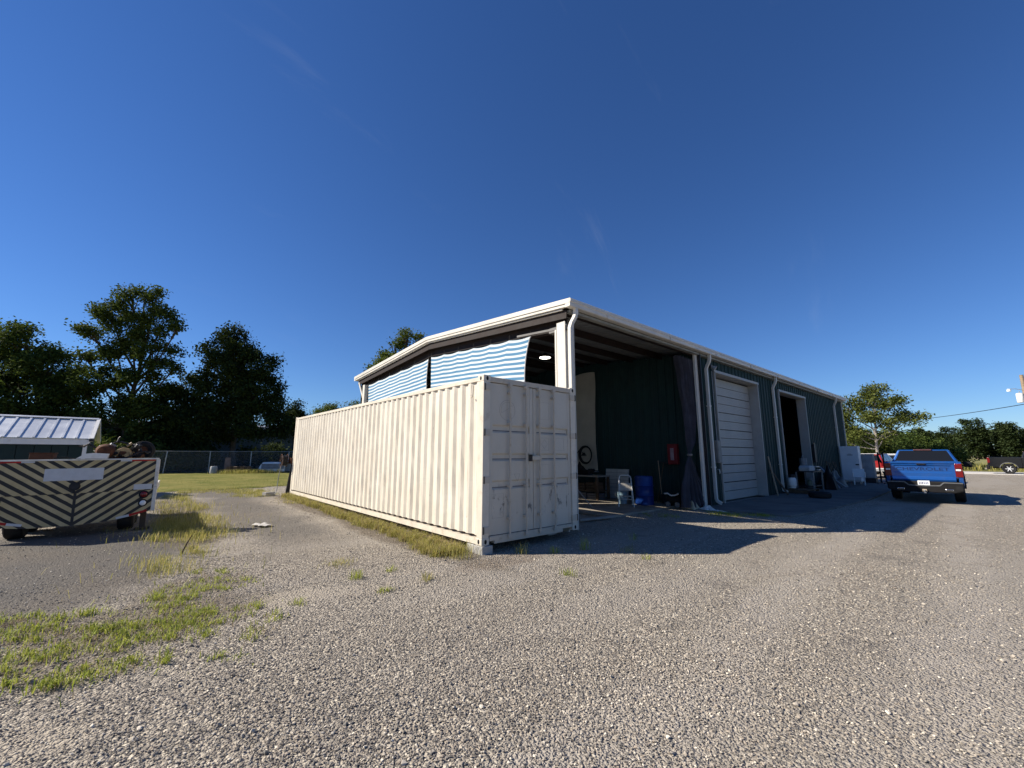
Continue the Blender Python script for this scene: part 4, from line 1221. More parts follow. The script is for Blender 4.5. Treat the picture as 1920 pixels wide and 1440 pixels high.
# metal offcuts against the wall, in a heap behind the white chair
for k, (a, b_) in enumerate((((20.9, -0.55, 0.05), (21.7, 0.33, 1.02)), ((21.4, -0.50, 0.05), (22.1, 0.33, 0.98)), ((21.9, -0.6, 0.05), (22.0, 0.35, 0.80)), ((22.4, -0.4, 0.05), (23.0, 0.35, 0.86)))):
    o = MB().bar(a, b_, 0.09, 0.03).build('metal_offcut', (GREYM, DARKM)[k % 2])
    tag(o, ['leaning pale steel strip nearest the second doorway', 'second steel strip from the doorway in the scrap lean', 'short steel strip in the middle of the scrap lean', 'last steel strip leaning close to the white chair'][k], 'steel strip')
hp = heap('scrap_heap', 'low dark heap of scrap against the green wall', 'scrap', (22.4, -0.05, 0.03), 1.5, 0.34, 0.72, DARKM, 12)
heap('tarp', 'black tarp thrown over a pile past the cluttered table', 'tarp', (20.3, -0.25, 0.03), 0.55, 0.40, 0.85, BLACKP, 15)
wp = MB().obox((21.35, 0.385, 1.75), (0.14, 0.03, 0.95), (0, 0, 0)).build('wall_board', WOOD); tag(wp, 'narrow tan board fixed on the green wall past the second doorway', 'board')
mbx = MB().box(20.98, 0.30, 1.25, 21.22, 0.41, 2.15).build('meter_box', DARKM, bevel=0.01); tag(mbx, 'dark meter box on the wall beside the tan board', 'box')
for k in range(5):
    o = MB().bar((23.1 + k * 0.42, 0.10 - 0.02 * k, 0.03), (23.15 + k * 0.42, 0.375, 1.30 - 0.06 * (k % 3)), 0.07, 0.02, up=(0, 1, 0)).build('fence_picket', WOODD)
    tag(o, 'slim wooden picket leaning on the green wall in a row of five', 'picket', 'pickets leaning on the green wall')
wc = thing('plastic_chair', 'white plastic garden chair beside the tall white freezer', 'chair', (24.9, -0.62, 0.03), R(10))
MB().box(-0.26, -0.26, 0.40, 0.26, 0.26, 0.44).build('seat', WHITEPL, wc, bevel=0.015)
for x in (-0.24, 0.20):
    for y in (-0.24, 0.20): MB().box(x, y, 0, x + 0.05, y + 0.05, 0.40).build('leg', WHITEPL, wc, bevel=0.008)
for y in (-0.27, 0.23):
    MB().tube([(-0.22, y + 0.02, 0.42), (-0.22, y + 0.02, 0.62), (0.0, y + 0.02, 0.65), (0.24, y + 0.02, 0.66)], 0.025, 6).build('arm', WHITEPL, wc, smooth=40)
MB().grid(lambda u, v: (0.25 + 0.10 * v, -0.25 + 0.5 * u, 0.44 + 0.40 * v), 6, 4).build('backrest', WHITEPL, wc, smooth=60)
fz = thing('upright_freezer', 'tall white upright freezer standing past the green wall corner', 'freezer', (26.45, -0.07, 0.03), R(2))
FZM = pm('freezer_white', (0.66, 0.68, 0.70), 0.4, 0, 0.05, 2)
MB().box(-0.28, -0.42, 0.10, 0.38, 0.42, 2.08).build('body', FZM, fz, bevel=0.012)
dr = MB().box(-0.35, -0.415, 0.16, -0.287, 0.415, 2.06).build('door', FZM, fz, bevel=0.012)
MB().box(-0.375, -0.40, 1.02, -0.352, -0.24, 1.08).build('handle', BLACKP, dr, bevel=0.006)
for (y0, y1, z0, z1) in ((-0.16, 0.10, 1.56, 1.60), (-0.10, 0.06, 1.62, 1.65)):
    MB().box(-0.353, y0, z0, -0.350, y1, z1).build('label_mark', GREYM, dr)
for y in (-0.34, 0.34):
    for x in (-0.22, 0.30): MB().cyl((x, y, 0), (x, y, 0.10), 0.025, n=8).build('foot', GALV, fz)
gc = thing('steel_cabinet', 'grey steel cabinet on a dark plinth behind the white freezer', 'cabinet', (27.75, -0.62, 0.0))
MB().box(-0.25, -0.26, 0.30, 0.35, 0.28, 1.68).build('body', pm('dull_grey', (0.24, 0.25, 0.26), 0.6), gc, bevel=0.01)
MB().box(-0.28, -0.28, 0.0, 0.35, 0.29, 0.29).build('plinth', DARKM, gc)
MB().box(-0.268, -0.22, 0.36, -0.252, 0.24, 1.62).build('door', pm('dull_grey2', (0.27, 0.28, 0.29), 0.6), gc)
ho = thing('steel_hoist', 'black steel hoist frame between grey cabinet and blue pickup', 'hoist', (28.0, -1.17, 0.0))
for y in (-0.11, 0.11):
    MB().box(-0.04, y - 0.035, 0, 0.04, y + 0.035, 1.78).build('upright', BLACKP, ho)
    MB().box(-0.9, y * 1.3 - 0.04, 0.0, 0.5, y * 1.3 + 0.04, 0.08).build('leg', DARKM, ho)
MB().box(-0.04, -0.073, 1.62, 0.04, 0.073, 1.7).box(-0.04, -0.073, 0.35, 0.04, 0.073, 0.41).build('crossbar', BLACKP, ho)
MB().bar((0.0, 0.0, 1.2), (-0.85, 0.0, 1.55), 0.08, 0.08).build('boom', DARKM, ho)
MB().bar((0.4, -0.14, 0.1), (0.05, -0.11, 1.1), 0.03, 0.03).build('strut', DARKM, ho)

# ------------------------------------------------------------------ the chevron trailer on the left
def make_chevron():
    m, n, l, p = new_mat('cream_black_chevrons')
    co = add_coord(n, l, 'Object')
    s = n.new('ShaderNodeSeparateXYZ'); l.new(co, s.inputs[0])
    w = add_noise(n, l, co, 6, 3, 0.5)
    ax = add_math(n, l, 'ABSOLUTE', add_math(n, l, 'ADD', s.outputs[0], add_math(n, l, 'MULTIPLY', add_math(n, l, 'SUBTRACT', s.outputs[2], 0.85), 0.02)))
    h = add_math(n, l, 'SUBTRACT', s.outputs[2], add_math(n, l, 'MULTIPLY', ax, 0.76))
    # the upper board is shifted against the lower one
    up = add_math(n, l, 'GREATER_THAN', s.outputs[2], 0.845)
    h = add_math(n, l, 'ADD', h, add_math(n, l, 'MULTIPLY', up, 0.055))
    h = add_math(n, l, 'ADD', h, add_math(n, l, 'MULTIPLY', add_math(n, l, 'SUBTRACT', w.outputs[0], 0.5), 0.016))
    f = add_math(n, l, 'FRACT', add_math(n, l, 'DIVIDE', add_math(n, l, 'ADD', h, 3.0), 0.168))
    k = add_math(n, l, 'MULTIPLY', add_range(n, l, f, 0.02, 0.06), add_range(n, l, f, 0.51, 0.47))
    seam = add_range(n, l, ax, 0.018, 0.028, 1, 0)
    k = add_math(n, l, 'MAXIMUM', k, add_math(n, l, 'MULTIPLY', seam, add_math(n, l, 'SUBTRACT', 1.0, up)))
    a = add_noise(n, l, co, 3, 6, 0.7)
    cream = add_mix(n, l, add_range(n, l, a.outputs[0], 0.3, 0.7), (0.40, 0.315, 0.155), (0.52, 0.42, 0.235))
    c = add_mix(n, l, k, cream, (0.016, 0.014, 0.014))
    d = add_noise(n, l, co, 16, 8, 0.75)
    c = add_mix(n, l, add_range(n, l, d.outputs[0], 0.64, 0.70, 0, 0.7), c, (0.06, 0.04, 0.03))
    l.new(c, p.inputs['Base Color']); p.inputs['Roughness'].default_value = 0.6
    return m


CHEV = make_chevron()
dirv = Vector((math.cos(R(-3)), math.sin(R(-3)), 0))
torg = Vector((-4.0, 6.5, 0)) - dirv * 1.33
trl = thing('flatbed_trailer', 'cream and black chevron striped flatbed trailer at the left edge', 'trailer', (torg.x, torg.y, 0), rot=(0, R(-0.8), math.atan2(dirv.y, dirv.x)))
WORN = pm('worn_white_paint', (0.62, 0.60, 0.55), 0.6, 0, 0.12, 4, 0.2, 40, dirt=(0.22, 0.17, 0.12), dirt_amt=0.6, dirt_scale=3)
PATCH = pm('blotted_white_patch', (0.52, 0.53, 0.55), 0.7, 0, 0.06, 8)
up_ = MB().prism([(-1.20, 0.848), (1.20, 0.848), (1.205, 1.50), (-1.205, 1.50)], 'y', 0.0, 0.05).build('tail_board', CHEV, trl)
lo_ = MB().prism([(-0.95, 0.27), (-0.6, 0.225), (0.0, 0.215), (0.5, 0.245), (0.92, 0.32), (1.20, 0.40), (1.20, 0.842), (-1.20, 0.842), (-1.20, 0.36)], 'y', 0.006, 0.056).build('tail_board', CHEV, trl)
MB().box(-1.25, -0.02, 1.50, 1.25, 0.09, 1.53).build('top_rail', WORN, trl, bevel=0.006)
for s in (-1, 1):
    MB().box(s * 1.205, -0.015, 0.40, s * 1.27, 0.10, 1.50).build('corner_post', WORN, trl, bevel=0.006)
    MB().box(s * 1.19, 0.1, 0.74, s * 1.225, 3.3, 0.90).build('side_rail', WORN, trl)
    tp = MB().box(s * 0.80, -0.004, 1.468, s * 1.19, -0.001, 1.498).build('reflective_tape', RED_TAPE, trl)
    MB().box(s * 0.62, -0.004, 1.468, s * 0.80, -0.001, 1.498).build('reflective_tape', PATCH, trl)
    MB().bar((s * 0.86, 0.003, 0.335), (s * 1.14, 0.003, 0.412), 0.006, 0.045).build('reflective_tape', RED_TAPE, trl)
    MB().bar((s * 0.66, 0.003, 0.292), (s * 0.86, 0.003, 0.335), 0.006, 0.045).build('reflective_tape', PATCH, trl)
    for zz, rr_, mt in ((0.755, 0.062, RED_LENS), (0.575, 0.058, CLEAR_LENS)):
        lp = MB().lathe([(rr_ + 0.022, 0.0), (rr_ + 0.02, -0.012), (rr_, -0.014)], 20, (s * 1.06, 0.004, zz), 'y').build('lamp_ring', BLACKP, trl, smooth=40)
        MB().lathe([(rr_, -0.010), (rr_ * 0.8, -0.022), (rr_ * 0.4, -0.028), (0.0, -0.030)], 20, (s * 1.06, 0.004, zz), 'y').build('lamp', mt, lp, smooth=40)
MB().box(-0.47, -0.005, 1.105, 0.38, -0.001, 1.345).build('painted_patch', PATCH, trl)
MB().box(0.88, -0.005, 0.862, 1.18, -0.001, 0.975).build('painted_patch', PATCH, trl)
MB().lathe([(0.0, -0.02), (0.07, -0.02), (0.085, 0.0)], 20, (-0.02, 0.0, 0.985), 'y').build('latch', DARKM, trl, smooth=40)
MB().box(-0.035, -0.012, 0.845, -0.005, -0.002, 0.93).build('latch', DARKM, trl)
MB().box(-1.22, 0.06, 0.80, 1.22, 3.3, 0.86).build('deck', WOODD, trl)
for y in np.arange(0.5, 3.2, 0.9): MB().box(-1.2, y, 0.70, 1.2, y + 0.06, 0.80).build('cross_member', DARKM, trl)
for s in (-1, 1): MB().box(s * 0.50, 0.1, 0.52, s * 0.60, 3.3, 0.70).build('chassis_beam', DARKM, trl)
MB().bar((-0.5, 3.3, 0.6), (-0.1, 4.6, 0.5), 0.1, 0.12).bar((0.5, 3.3, 0.6), (-0.1, 4.6, 0.5), 0.1, 0.12).build('drawbar', DARKM, trl)
MB().box(1.03, 0.25, 0.0, 1.13, 0.35, 0.72).box(0.95, 0.18, 0.0, 1.21, 0.42, 0.02).build('jack_leg', pm('jack_brown', (0.06, 0.045, 0.035), 0.8), trl)


def wheel(parent, loc, r, w, rimr, mat=None, spokes=6, axis_='y', face=-1, rimmat=None):
    """a wheel with tyre, rim and spokes; face says which end of the axle is outside"""
    t = MB()
    h = w / 2
    t.lathe([(rimr, -h * 0.8), (r * 0.90, -h), (r * 0.985, -h * 0.8), (r, -h * 0.4), (r, h * 0.4), (r * 0.985, h * 0.8), (r * 0.90, h), (rimr, h * 0.8)], 28, (0, 0, 0), axis_, closed=True)
    tyre = t.build('tyre', BLACK, parent, smooth=35, loc=loc)
    rimmat = rimmat or GALV
    f = face * h * 0.72
    rim = MB().lathe([(rimr * 1.02, f), (rimr * 0.92, f), (rimr * 0.88, f * 0.45), (0.0, f * 0.35)], 28, (0, 0, 0), axis_, cap=False).build('rim', DARKM, tyre, smooth=35)
    sp = MB()
    for k in range(spokes):
        a = 2 * PI * k / spokes
        p0 = (math.cos(a) * rimr * 0.18, math.sin(a) * rimr * 0.18); p1 = (math.cos(a) * rimr * 0.93, math.sin(a) * rimr * 0.93)
        if axis_ == 'y': sp.bar((p0[0], f * 0.85, p0[1]), (p1[0], f * 0.85, p1[1]), rimr * 0.2, abs(h) * 0.2, up=(0, 1, 0))
        else: sp.bar((f * 0.85, p0[0], p0[1]), (f * 0.85, p1[0], p1[1]), rimr * 0.2, abs(h) * 0.2, up=(1, 0, 0))
    sp.lathe([(0.0, f * 0.5), (rimr * 0.24, f * 0.5), (rimr * 0.24, f * 0.95), (0, f * 1.0)], 14, (0, 0, 0), axis_)
    sp.build('spokes', rimmat, tyre, smooth=35)
    return tyre


for s in (-1, 1):
    for y in (0.46, 1.35):
        wheel(trl, (s * 0.80, y, 0.37), 0.37, 0.26, 0.20, axis_='x', face=s, spokes=5, rimmat=DARKM)
MB().cyl((-0.9, 0.46, 0.37), (0.9, 0.46, 0.37), 0.05).cyl((-0.9, 1.35, 0.37), (0.9, 1.35, 0.37), 0.05).build('axle', DARKM, trl)

# the load on it (local frame of the trailer turned into world positions)
TM = Matrix.Translation(trl.location) @ Euler((0, R(-0.8), trl.rotation_euler.z)).to_matrix().to_4x4()
def on_trailer(x, y, z): return TM @ Vector((x, y, z))
TRZ = trl.rotation_euler.z
wi = thing('old_engine', 'rusty brown engine with tan casing and black wheel on the trailer', 'engine', on_trailer(0.50, 0.40, 1.18), TRZ)
TANP = pm('tan_paint', (0.36, 0.25, 0.12), 0.6, 0, 0.3, 6, dirt=(0.10, 0.05, 0.03), dirt_amt=0.8, dirt_scale=5)
MB().box(-0.36, -0.12, 0.0, 0.42, 0.24, 0.38).build('block', RUST, wi, bevel=0.03)
MB().lathe([(0, -0.30), (0.11, -0.30), (0.155, -0.22), (0.165, 0.02), (0.13, 0.14), (0.06, 0.18), (0, 0.18)], 18, (-0.18, 0.0, 0.50), 'y').build('housing', RUST, wi, smooth=40)
MB().prism([(-0.04, 0.40), (0.24, 0.40), (0.27, 0.46), (0.20, 0.57), (0.10, 0.59), (-0.02, 0.52)], 'y', -0.17, 0.10).build('casing', TANP, wi, bevel=0.012)
MB().prism([(0.04, 0.43), (0.18, 0.43), (0.16, 0.50), (0.06, 0.51)], 'y', -0.185, -0.172).build('casing_hatch', RUST, wi)
ers = random.Random(4)
for k in range(44):
    cx_, cy_, cz_ = ers.uniform(-0.42, 0.52), ers.uniform(-0.22, 0.2), ers.uniform(0.36, 0.64)
    mt_ = ers.choice((RUST, DARKM, DARKM, TANP, BLACK, GREYM))
    if k % 3 == 0:
        MB().obox((cx_, cy_, cz_), (ers.uniform(0.05, 0.16), ers.uniform(0.04, 0.12), ers.uniform(0.03, 0.10)), (ers.uniform(-0.5, 0.5), ers.uniform(-0.5, 0.5), ers.uniform(0, 3))).build('fitting', mt_, wi, bevel=0.008)
    else:
        d_ = Vector((ers.uniform(-1, 1), ers.uniform(-1, 1), ers.uniform(-0.4, 0.6))).normalized() * ers.uniform(0.05, 0.16)
        MB().cyl((cx_, cy_, cz_), Vector((cx_, cy_, cz_)) + d_, ers.uniform(0.012, 0.045), n=9).build('fitting', mt_, wi, smooth=40)
MB().lathe([(0.10, -0.06), (0.17, -0.09), (0.215, -0.06), (0.22, 0.0), (0.215, 0.06), (0.17, 0.09), (0.10, 0.06)], 22, (0.42, 0.10, 0.52), 'y', closed=True).build('flywheel', BLACK, wi, smooth=40)
MB().lathe([(0, -0.05), (0.10, -0.05), (0.10, 0.05), (0, 0.05)], 16, (0.42, 0.10, 0.52), 'y').build('flywheel_hub', RUST, wi)
for k in range(5): MB().lathe([(0.09, 0), (0.10, 0.008), (0.09, 0.016)], 14, (-0.18 + 0.0, -0.29 + k * 0.045, 0.50), 'y').build('cooling_fin', DARKM, wi)
for pts in (((-0.30, -0.1, 0.55), (-0.45, -0.12, 0.66), (-0.52, -0.08, 0.60), (-0.60, -0.05, 0.62)), ((-0.2, 0.05, 0.62), (0.0, 0.0, 0.72), (0.2, 0.02, 0.66), (0.32, -0.05, 0.60)), ((0.10, -0.2, 0.34), (0.26, -0.22, 0.40), (0.36, -0.2, 0.48), (0.50, -0.1, 0.50)), ((-0.02, 0.0, 0.70), (0.0, 0.02, 0.80), (0.02, 0.02, 0.82))):
    MB().tube(pts, 0.018, 7).build('pipe', DARKM, wi, smooth=50)
bx = thing('parts_box', 'low rust brown box on the trailer left of the engine', 'box', on_trailer(-0.62, 0.45, 0.866), TRZ)
MB().box(-0.16, -0.15, 0.0, 0.18, 0.15, 0.78).build('body', pm('brown_box', (0.075, 0.035, 0.022), 0.8), bx, bevel=0.01)
MB().box(-0.17, -0.16, 0.781, 0.19, 0.16, 0.80).build('lid', RUST, bx)
wb2 = MB().prism([(-0.22, 0.0), (0.24, 0.0), (0.26, 0.10), (0.02, 0.115), (-0.10, 0.10)], 'y', -0.1, 0.1).build('metal_tray', WHITEP, loc=on_trailer(0.16, 0.06, 1.535), rot=(0, 0, TRZ)); tag(wb2, 'white metal tray on the trailer top rail beside the engine', 'tray')
cb = MB().tube([(-0.16, 0, 0), (-0.08, 0.02, 0.035), (0.02, 0, 0.03), (0.08, 0, 0.012), (0.14, 0.01, 0.008)], 0.010, 6).build('cable', BLACK, loc=on_trailer(-0.22, 0.02, 1.538), rot=(0, 0, TRZ), smooth=60); tag(cb, 'short black cable lying on the trailer rail', 'cable')

sc_ = MB().grid(lambda u, v: (-2.13 + 0.28 * (u - 0.5) + 0.05 * math.sin(v * 7), 5.66 + 0.5 * (v - 0.5) + 0.04 * math.sin(u * 9), 0.012 + 0.02 * math.sin(u * 5 + v * 4) ** 2), 8, 8).build('plastic_scrap', pm('dirty_white_plastic', (0.42, 0.40, 0.37), 0.6), smooth=60)
tag(sc_, 'flat scrap of white plastic on the track beside the container', 'scrap')
stk = MB().tube([(-3.75, 3.1, 0.01), (-3.70, 2.9, 0.22), (-3.66, 2.75, 0.36)], [0.012, 0.010, 0.007], 6).build('dead_stick', WOODD, smooth=50); tag(stk, 'thin dead stick standing in the left grass', 'stick')
# ------------------------------------------------------------------ the low shed behind the trailer
shed = thing('garden_shed', 'low dark green shed with ribbed white metal roof behind the trailer', 'shed', (-5.95, 15.6, 0.1))
EX, EY, EZ, RY, RZ_ = -5.83, 15.44, 2.19, 17.13, 2.98
SROOF = pm('white_roof_metal', (0.62, 0.64, 0.66), 0.4, 0.3, 0.1, 1.2)
L0 = -13.2
sl_ang = math.atan2(RZ_ - EZ, RY - EY); sl_len = math.hypot(RZ_ - EZ, RY - EY)
for s in (1, -1):
    b = MB()
    yo = EY if s > 0 else 2 * RY - EY
    b.add([(L0, yo, EZ), (EX - 0.06, yo, EZ), (EX - 0.06, RY, RZ_), (L0, RY, RZ_), (L0, yo, EZ - 0.012), (EX - 0.06, yo, EZ - 0.012), (EX - 0.06, RY, RZ_ - 0.012), (L0, RY, RZ_ - 0.012)],
          [(0, 1, 2, 3), (7, 6, 5, 4), (0, 4, 5, 1), (1, 5, 6, 2), (2, 6, 7, 3), (3, 7, 4, 0)])
    pan = b.build('roof_panel', SROOF, shed, world=True)
    x = EX - 0.40
    while x > L0 + 0.1:
        nrm = Vector((0, -math.sin(sl_ang) * s, math.cos(sl_ang)))
        p0 = Vector((x, yo, EZ)) + nrm * 0.014; p1 = Vector((x, RY, RZ_)) + nrm * 0.014
        MB().bar(p0, p1, 0.055, 0.03, up=nrm).build('roof_rib', SROOF, pan)
        x -= 0.335
MB().prism([(RY - 0.12, RZ_ - 0.005), (RY, RZ_ + 0.05), (RY + 0.12, RZ_ - 0.005), (RY, RZ_ + 0.03)], 'x', L0, EX).build('ridge_cap', SROOF, shed, world=True)
for s in (1, -1):
    yo = EY - 0.03 if s > 0 else 2 * RY - EY + 0.03
    MB().bar((EX, yo, EZ - 0.045), (EX, RY, RZ_ - 0.03), 0.10, 0.13).build('rake_trim', WHITEP, shed, world=True)
MB().box(L0, EY + 0.02, EZ - 0.22, EX - 0.03, EY + 0.06, EZ - 0.03).build('fascia', WHITEP, shed, world=True)
SHG = pm('shed_dark_green', (0.012, 0.028, 0.026), 0.6, 0, 0.2, 2)
for k in range(18):
    x0 = EX - 0.16 - (k + 1) * 0.40
    MB().box(x0 + 0.012, EY + 0.14, 0.05, x0 + 0.395, EY + 0.17, EZ - 0.05).build('wall_board', SHG, shed, world=True)
MB().box(EX - 0.20, EY + 0.12, 0.05, EX - 0.10, EY + 0.22, EZ - 0.1).build('corner_trim', WHITEP, shed, world=True)
MB().prism([(EY + 0.2, 0.05), (2 * RY - EY - 0.2, 0.05), (2 * RY - EY - 0.2, EZ), (RY, RZ_ - 0.05), (EY + 0.2, EZ)], 'x', EX - 0.18, EX - 0.12).build('gable_wall', SHG, shed, world=True)
MB().box(L0, 2 * RY - EY - 0.2, 0.05, EX - 0.2, 2 * RY - EY - 0.15, EZ).build('rear_wall', SHG, shed, world=True)
MB().box(EX - 0.06, EY - 0.05, EZ - 0.10, EX + 0.06, EY + 0.04, EZ - 0.01).build('gutter_end', DARKM, shed, world=True)

# ------------------------------------------------------------------ hose reel on the far container corner
hr = thing('hose_reel', 'dark hose reel bracketed to the far corner of the container', 'hose reel', (-0.02, 12.15, 1.40))
for q in (-0.30, -0.10):
    MB().lathe([(0.235, -0.006), (0.25, 0.0), (0.235, 0.006), (0.225, 0.0)], 26, (q, 0.32, 0.0), 'x', closed=True).build('reel_rim', RUST, hr, smooth=50)
    for k in range(5):
        a = 2 * PI * k / 5
        MB().cyl((q, 0.32, 0.0), (q, 0.32 + 0.235 * math.cos(a), 0.235 * math.sin(a)), 0.008, n=5).build('spoke', RUST, hr)
MB().lathe([(0.0, -0.29), (0.10, -0.29), (0.19, -0.28), (0.195, -0.2), (0.19, -0.12), (0.10, -0.11), (0, -0.11)], 20, (0, 0.32, 0.0), 'x').build('wound_hose', BLACK, hr, smooth=40)
MB().box(-0.34, 0.29, -0.02, 0.02, 0.35, 0.02).box(-0.03, 0.0, -0.12, 0.015, 0.36, 0.10).build('bracket', RUST, hr)
MB().tube([(-0.30, 0.32, -0.20), (-0.34, 0.34, -0.6), (-0.36, 0.36, -1.1), (-0.42, 0.30, -1.25), (-0.7, 0.1, -1.285), (-1.0, 0.25, -1.29)], 0.014, 6).build('hanging_hose', GREYM, hr, smooth=60)
cbk = MB().obox((-0.62, 12.62, 0.13), (0.40, 0.2, 0.19), (0, 0, 0.5)).build('concrete_block', CONC, bevel=0.01); tag(cbk, 'loose concrete block on the ground below the hose reel', 'block')
bd = MB().bar((-0.04, 12.36, 0.08), (0.12, 12.42, 1.35), 0.16, 0.04, up=(0, 1, 0)).build('dark_board', DARKM); tag(bd, 'dark board leaning on the far end of the container', 'board')

# ------------------------------------------------------------------ along the fence
fence = thing('chain_link_fence', 'grey chain link fence at the back of the lawn', 'fence', (0, 37.9, 0.1))
fy = lambda x: 39.2 - 0.12 * (x + 2)
for k, x in enumerate(np.arange(-30, 34, 3.0)):
    MB().cyl((x, fy(x), 0.0), (x + (0.12 if k == 9 else 0), fy(x), 1.95), 0.036, n=8).build('post', GALV, fence, world=True)
MB().cyl((-30, fy(-30), 1.93), (34, fy(34), 1.93), 0.024, n=8).build('top_rail', GALV, fence, world=True)
def make_link_mat():
    m, n, l, p = new_mat('chain_link')
    co = add_coord(n, l, 'Object')
    s = n.new('ShaderNodeSeparateXYZ'); l.new(co, s.inputs[0])
    ks = []
    for sg in (1, -1):
        q = add_math(n, l, 'ADD', s.outputs[0], add_math(n, l, 'MULTIPLY', s.outputs[2], float(sg)))
        f = add_math(n, l, 'FRACT', add_math(n, l, 'DIVIDE', q, 0.085))
        ks.append(add_math(n, l, 'LESS_THAN', f, 0.07))
    k = add_math(n, l, 'MAXIMUM', *ks)
    p.inputs['Base Color'].default_value = (0.3, 0.31, 0.32, 1); p.inputs['Metallic'].default_value = 0.5; p.inputs['Roughness'].default_value = 0.5
    l.new(k, p.inputs['Alpha'])
    return m
MB().add([(-30, fy(-30) + 0.04, 0.12), (34, fy(34) + 0.04, 0.12), (34, fy(34) + 0.04, 1.92), (-30, fy(-30) + 0.04, 1.92)], [(0, 1, 2, 3)]).build('wire_mesh', make_link_mat(), fence, world=True)

nb = thing('neighbour_building', 'low grey metal building with white eave behind the fence', 'building', (8, 48, 0.1))
NBW = pm('grey_blue_sheet', (0.10, 0.125, 0.14), 0.6, 0, 0.2, 0.6, stretch=(4, 4, 0.6))
for k in range(26):
    x0 = -12 + k * 1.2
    MB().box(x0 + 0.015, 47.0, 0, x0 + 1.185, 47.12, 4.35).build('wall_panel', NBW, nb, world=True)
MB().box(-12.2, 46.6, 4.36, 19.4, 46.8, 4.62).build('eave_trim', WHITEP, nb, world=True)
MB().prism([(46.82, 4.40), (54, 5.1), (61.2, 4.40), (61.2, 4.5), (54, 5.2), (46.82, 4.5)], 'x', -12.2, 19.4).build('roof', ROOFM, nb, world=True)
MB().box(-12, 47.2, 0, 19.2, 61, 4.3).build('body', NBW, nb, world=True)

ck = thing('rotting_crate', 'broken brown wooden crate in weeds by the fence', 'crate', (1.9, 36.4, 0.1), R(-20))
for k in range(7): MB().obox((-0.75 + k * 0.25, -0.42, 0.26 + 0.03 * math.sin(k * 2.2)), (0.22, 0.04, 0.62), (0, 0.05 * math.sin(k), 0)).build('board', WOODD if k % 2 else pm('brown_board', (0.16, 0.10, 0.06), 0.9), ck)
MB().box(-0.88, -0.38, 0.5, 0.88, 0.4, 0.55).build('lid', WOOD, ck)
for x in (-0.85, 0.85): MB().box(x - 0.03, -0.38, 0.0, x + 0.03, 0.4, 0.5).build('end_board', WOODD, ck)
sp_ = MB().lathe([(0.0, 0.0), (0.24, 0.0), (0.27, 0.1), (0.26, 0.5), (0.22, 0.60), (0.0, 0.62)], 16, (0.15, 36.9, 0.1)).build('old_drum', pm('grey_drum', (0.32, 0.33, 0.34), 0.6), smooth=45); tag(sp_, 'small grey drum beside the broken crate by the fence', 'drum')
ub = MB().obox((1.15, 37.6, 0.75), (0.42, 0.06, 1.3), (R(-6), 0, R(-20))).build('upright_board', pm('pinkish_board', (0.22, 0.15, 0.12), 0.8)); tag(ub, 'tan board standing upright behind the broken crate', 'board')
tk = thing('truck_cap', 'white rounded fibreglass shell on blocks by the fence', 'shell', (4.35, 35.6, 0.1), R(-38))
b = MB()
def cap_fn(u, v):
    x = -1.15 + 2.3 * u
    e = min(1.0, (u / 0.16) ** 0.5) if u < 0.16 else 1.0
    a = v * PI
    return (x, -0.62 * math.copysign(abs(math.cos(a)) ** 0.35, math.cos(a)) * (0.85 + 0.15 * e), 0.14 + 0.78 * e * abs(math.sin(a)) ** 0.35)
b.grid(cap_fn, 20, 16)
b.build('shell', WHITEP, tk, smooth=50)
MB().box(-0.8, -0.635, 0.36, 1.1, -0.615, 0.78).build('side_window', pm('dull_window', (0.16, 0.18, 0.22), 0.4), tk)
for x in (-0.9, 0.9): MB().box(x - 0.15, -0.55, 0, x + 0.15, 0.55, 0.15).build('support', DARKM, tk)
# ------------------------------------------------------------------ vehicles (local: x forward from the rear, y left, z up)
def paint(name, col):
    if name in MATS: return MATS[name]
    m, n, l, p = new_mat(name)
    p.inputs['Base Color'].default_value = (*col, 1)
    p.inputs['Roughness'].default_value = 0.32; p.inputs['Metallic'].default_value = 0.35
    p.inputs['Coat Weight'].default_value = 0.7; p.inputs['Coat Roughness'].default_value = 0.06
    t = add_noise(n, l, add_coord(n, l, 'Object'), 2.5, 6, 0.7)
    l.new(add_mix(n, l, add_range(n, l, t.outputs[0], 0.45, 0.75, 0, 0.10), col, scaled((0.20, 0.18, 0.15), 0.15 + 2 * max(col))), p.inputs['Base Color'])
    MATS[name] = m
    return m


def arch(cx, cz, r, z0, n=12, rev=False):
    a0 = math.asin(max(-1, min(1, (z0 - cz) / r)))
    an = np.linspace(a0, PI - a0, n)
    pts = [(cx + r * math.cos(a), cz + r * math.sin(a)) for a in an]
    return pts if not rev else pts[::-1]


def mesh_text(txt, size, mat, name, parent, loc, rot, xs=1.0, extr=0.0015):
    cu_ = bpy.data.curves.new(name, 'FONT'); cu_.body = txt; cu_.size = size; cu_.align_x = 'CENTER'; cu_.align_y = 'CENTER'; cu_.extrude = extr
    cu_.offset = 0.0016
    tmp = bpy.data.objects.new(name, cu_); COL.objects.link(tmp)
    dg = bpy.context.evaluated_depsgraph_get()
    me = bpy.data.meshes.new_from_object(tmp.evaluated_get(dg))
    bpy.data.objects.remove(tmp)
    for v in me.vertices: v.co.x *= xs
    me.materials.clear(); me.materials.append(mat)
    return link(name, me, parent, loc, rot)


